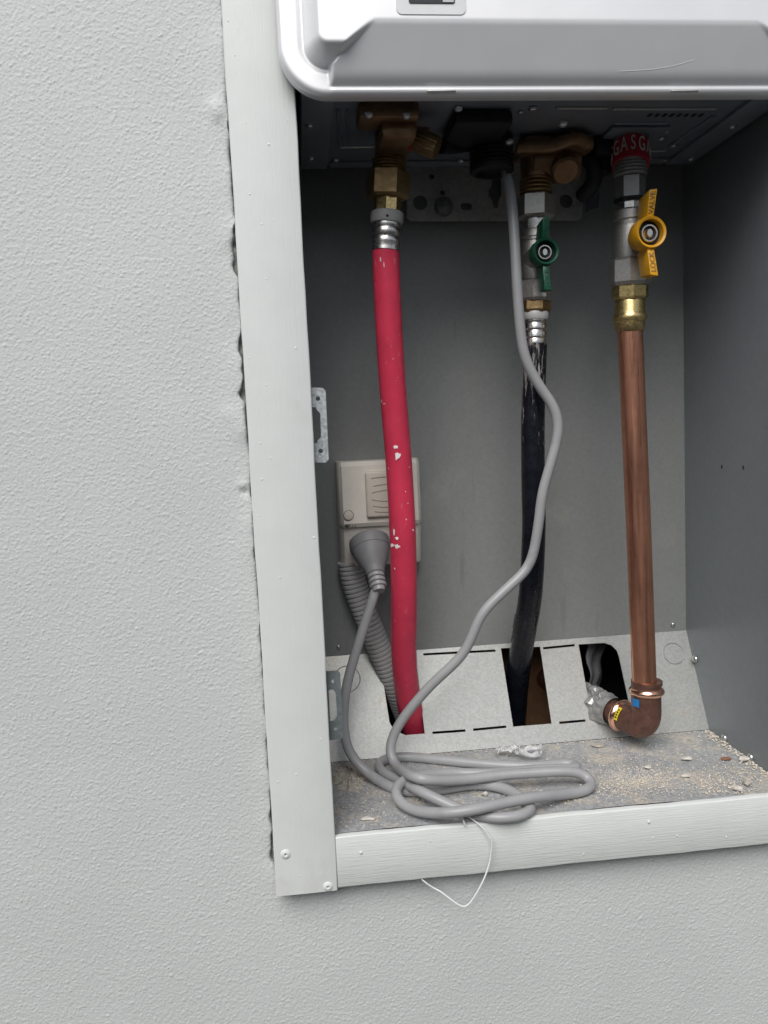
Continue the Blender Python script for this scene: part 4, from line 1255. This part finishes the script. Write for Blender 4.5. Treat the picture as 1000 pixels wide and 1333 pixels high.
rock('mortar_chip', atz(968, 990, 0), .0048, CHIP, 'long pale chip lying against the right side panel', 'chip', .5, 1, GC, 1.2)
rock('mortar_chip', atz(964, 1030, 0), .0052, CHIP, 'largest pale chip close to the bottom rail at right', 'chip', .6, 2, GC)
rock('mortar_chip', atz(974, 1023, 0), .0046, MORTAR, 'grey crumbly chip behind the largest pale chip', 'chip', .7, 3, GC)
rock('mortar_chip', atz(893, 1011, 0), .0042, CHIP, 'flat whitish flake in the middle of the bare floor', 'chip', .3, 4, GC, 1.3)
rock('mortar_chip', atz(894, 989, 0), .0046, CHIP, 'white flat flake nearer the elbow than the other flakes', 'chip', .35, 5, GC, 1.2)
rock('mortar_chip', atz(844, 1001, 0), .0042, CHIP, 'pale chip at the back of the crumb pile below the elbow', 'chip', .5, 6, GC)
rock('mortar_chip', atz(630, 1036, 0), .0036, CHIP, 'small cream chip between the loops of the grey cord', 'chip', .6, 7, GC)
rock('mortar_chip', atz(478, 1067, 0), .0046, CHIP, 'pinkish flat chip at left in front of the cord', 'chip', .25, 8, GC, 1.5)
rock('rust_flake', atz(946, 988, 0), .0042, RUST, 'orange-brown rust flake near the right side panel', 'flake', .2, 9, None, 1.5)
rock('mortar_chip', atz(779, 971, 0), .0050, MORTAR, 'brown-grey fragment on the floor below the taped stub', 'chip', .3, 10, GC, 1.5)
# crust in the left corner
V = []; F = []; r5 = random.Random(3); n1, n2 = 10, 36
cc_ = atz(455, 1012, 0)
rim_ = [r5.uniform(.7, 1.15) for _ in range(n2)]
for i in range(n1 + 1):
    t = i / n1
    for k in range(n2):
        an = 2 * math.pi * k / n2
        R_ = t * rim_[k]
        q = cc_ + Vector((.016 * R_ * math.cos(an), .030 * R_ * math.sin(an), 0))
        q.z = (.0042 * (1 - t ** 3)) * (.55 + .3 * math.sin(q.x * 900 + 3 * math.sin(q.y * 500)) + .3 * math.sin(q.y * 760 + 2 * math.sin(q.x * 650)) + r5.uniform(-.15, .15)) - .0004
        q.x = max(q.x, .0005)
        V.append(q)
for i in range(n1):
    for k in range(n2): F.append((i * n2 + k, i * n2 + (k + 1) % n2, (i + 1) * n2 + (k + 1) % n2, (i + 1) * n2 + k))
cr_ = obj('mortar_crust', V, F, MORTAR, None, smooth=False)
tag(cr_, 'rough dried mortar crust in the left corner of the recess floor', 'mortar')
# crumbs
cb_ = MB(); r6 = random.Random(21)
def crumb(p, s):
    j = lambda: r6.uniform(.6, 1.3) * s
    V = [p + Vector((j(), 0, s * .3)), p + Vector((0, j(), s * .3)), p + Vector((-j(), 0, s * .3)), p + Vector((0, -j(), s * .3)), p + Vector((0, 0, j() + s * .2)), p + Vector((0, 0, -.0002))]
    cb_.add(V, [(0, 1, 4), (1, 2, 4), (2, 3, 4), (3, 0, 4), (1, 0, 5), (2, 1, 5), (3, 2, 5), (0, 3, 5)])
clusters = [((830, 1010), 30, 14, 1000), ((800, 1022), 30, 12, 700), ((935, 1022), 28, 11, 1000), ((955, 990), 30, 10, 200), ((925, 960), 14, 6, 120), ((700, 1040), 60, 12, 220), ((560, 1045), 60, 14, 200), ((480, 1050), 25, 20, 220), ((760, 985), 60, 8, 150), ((900, 985), 60, 20, 260), ((985, 1020), 12, 12, 120)]
for (c0_, sx_, sy_, n_) in clusters:
    for _ in range(n_):
        px, py = r6.gauss(c0_[0], sx_), r6.gauss(c0_[1], sy_)
        p = atz(px, py, 0)
        if not (.002 < p.x < W - .002 and .009 < p.y < D2 - .002): continue
        crumb(p, r6.choice((.0003, .0003, .0004, .0005, .0006, .0009)) * r6.uniform(.6, 1.2))
for _ in range(500):
    crumb(Vector((r6.uniform(.002, W - .002), r6.uniform(.009, D2 - .002), 0)), r6.uniform(.0003, .0007))
for _ in range(260):
    crumb(Vector((W - abs(r6.gauss(0, .004)) - .001, r6.uniform(.009, D2 - .002), 0)), r6.uniform(.0005, .0013))
for _ in range(240):
    crumb(Vector((r6.uniform(.002, W - .002), D2 - .002 - abs(r6.gauss(0, .003)), 0)), r6.uniform(.0004, .0010))
co = cb_.build('mortar_crumbs', SAND, None, smooth=False)
co['kind'] = 'stuff'; co['label'] = 'pale mortar crumbs scattered over the recess floor'; co['category'] = 'crumbs'
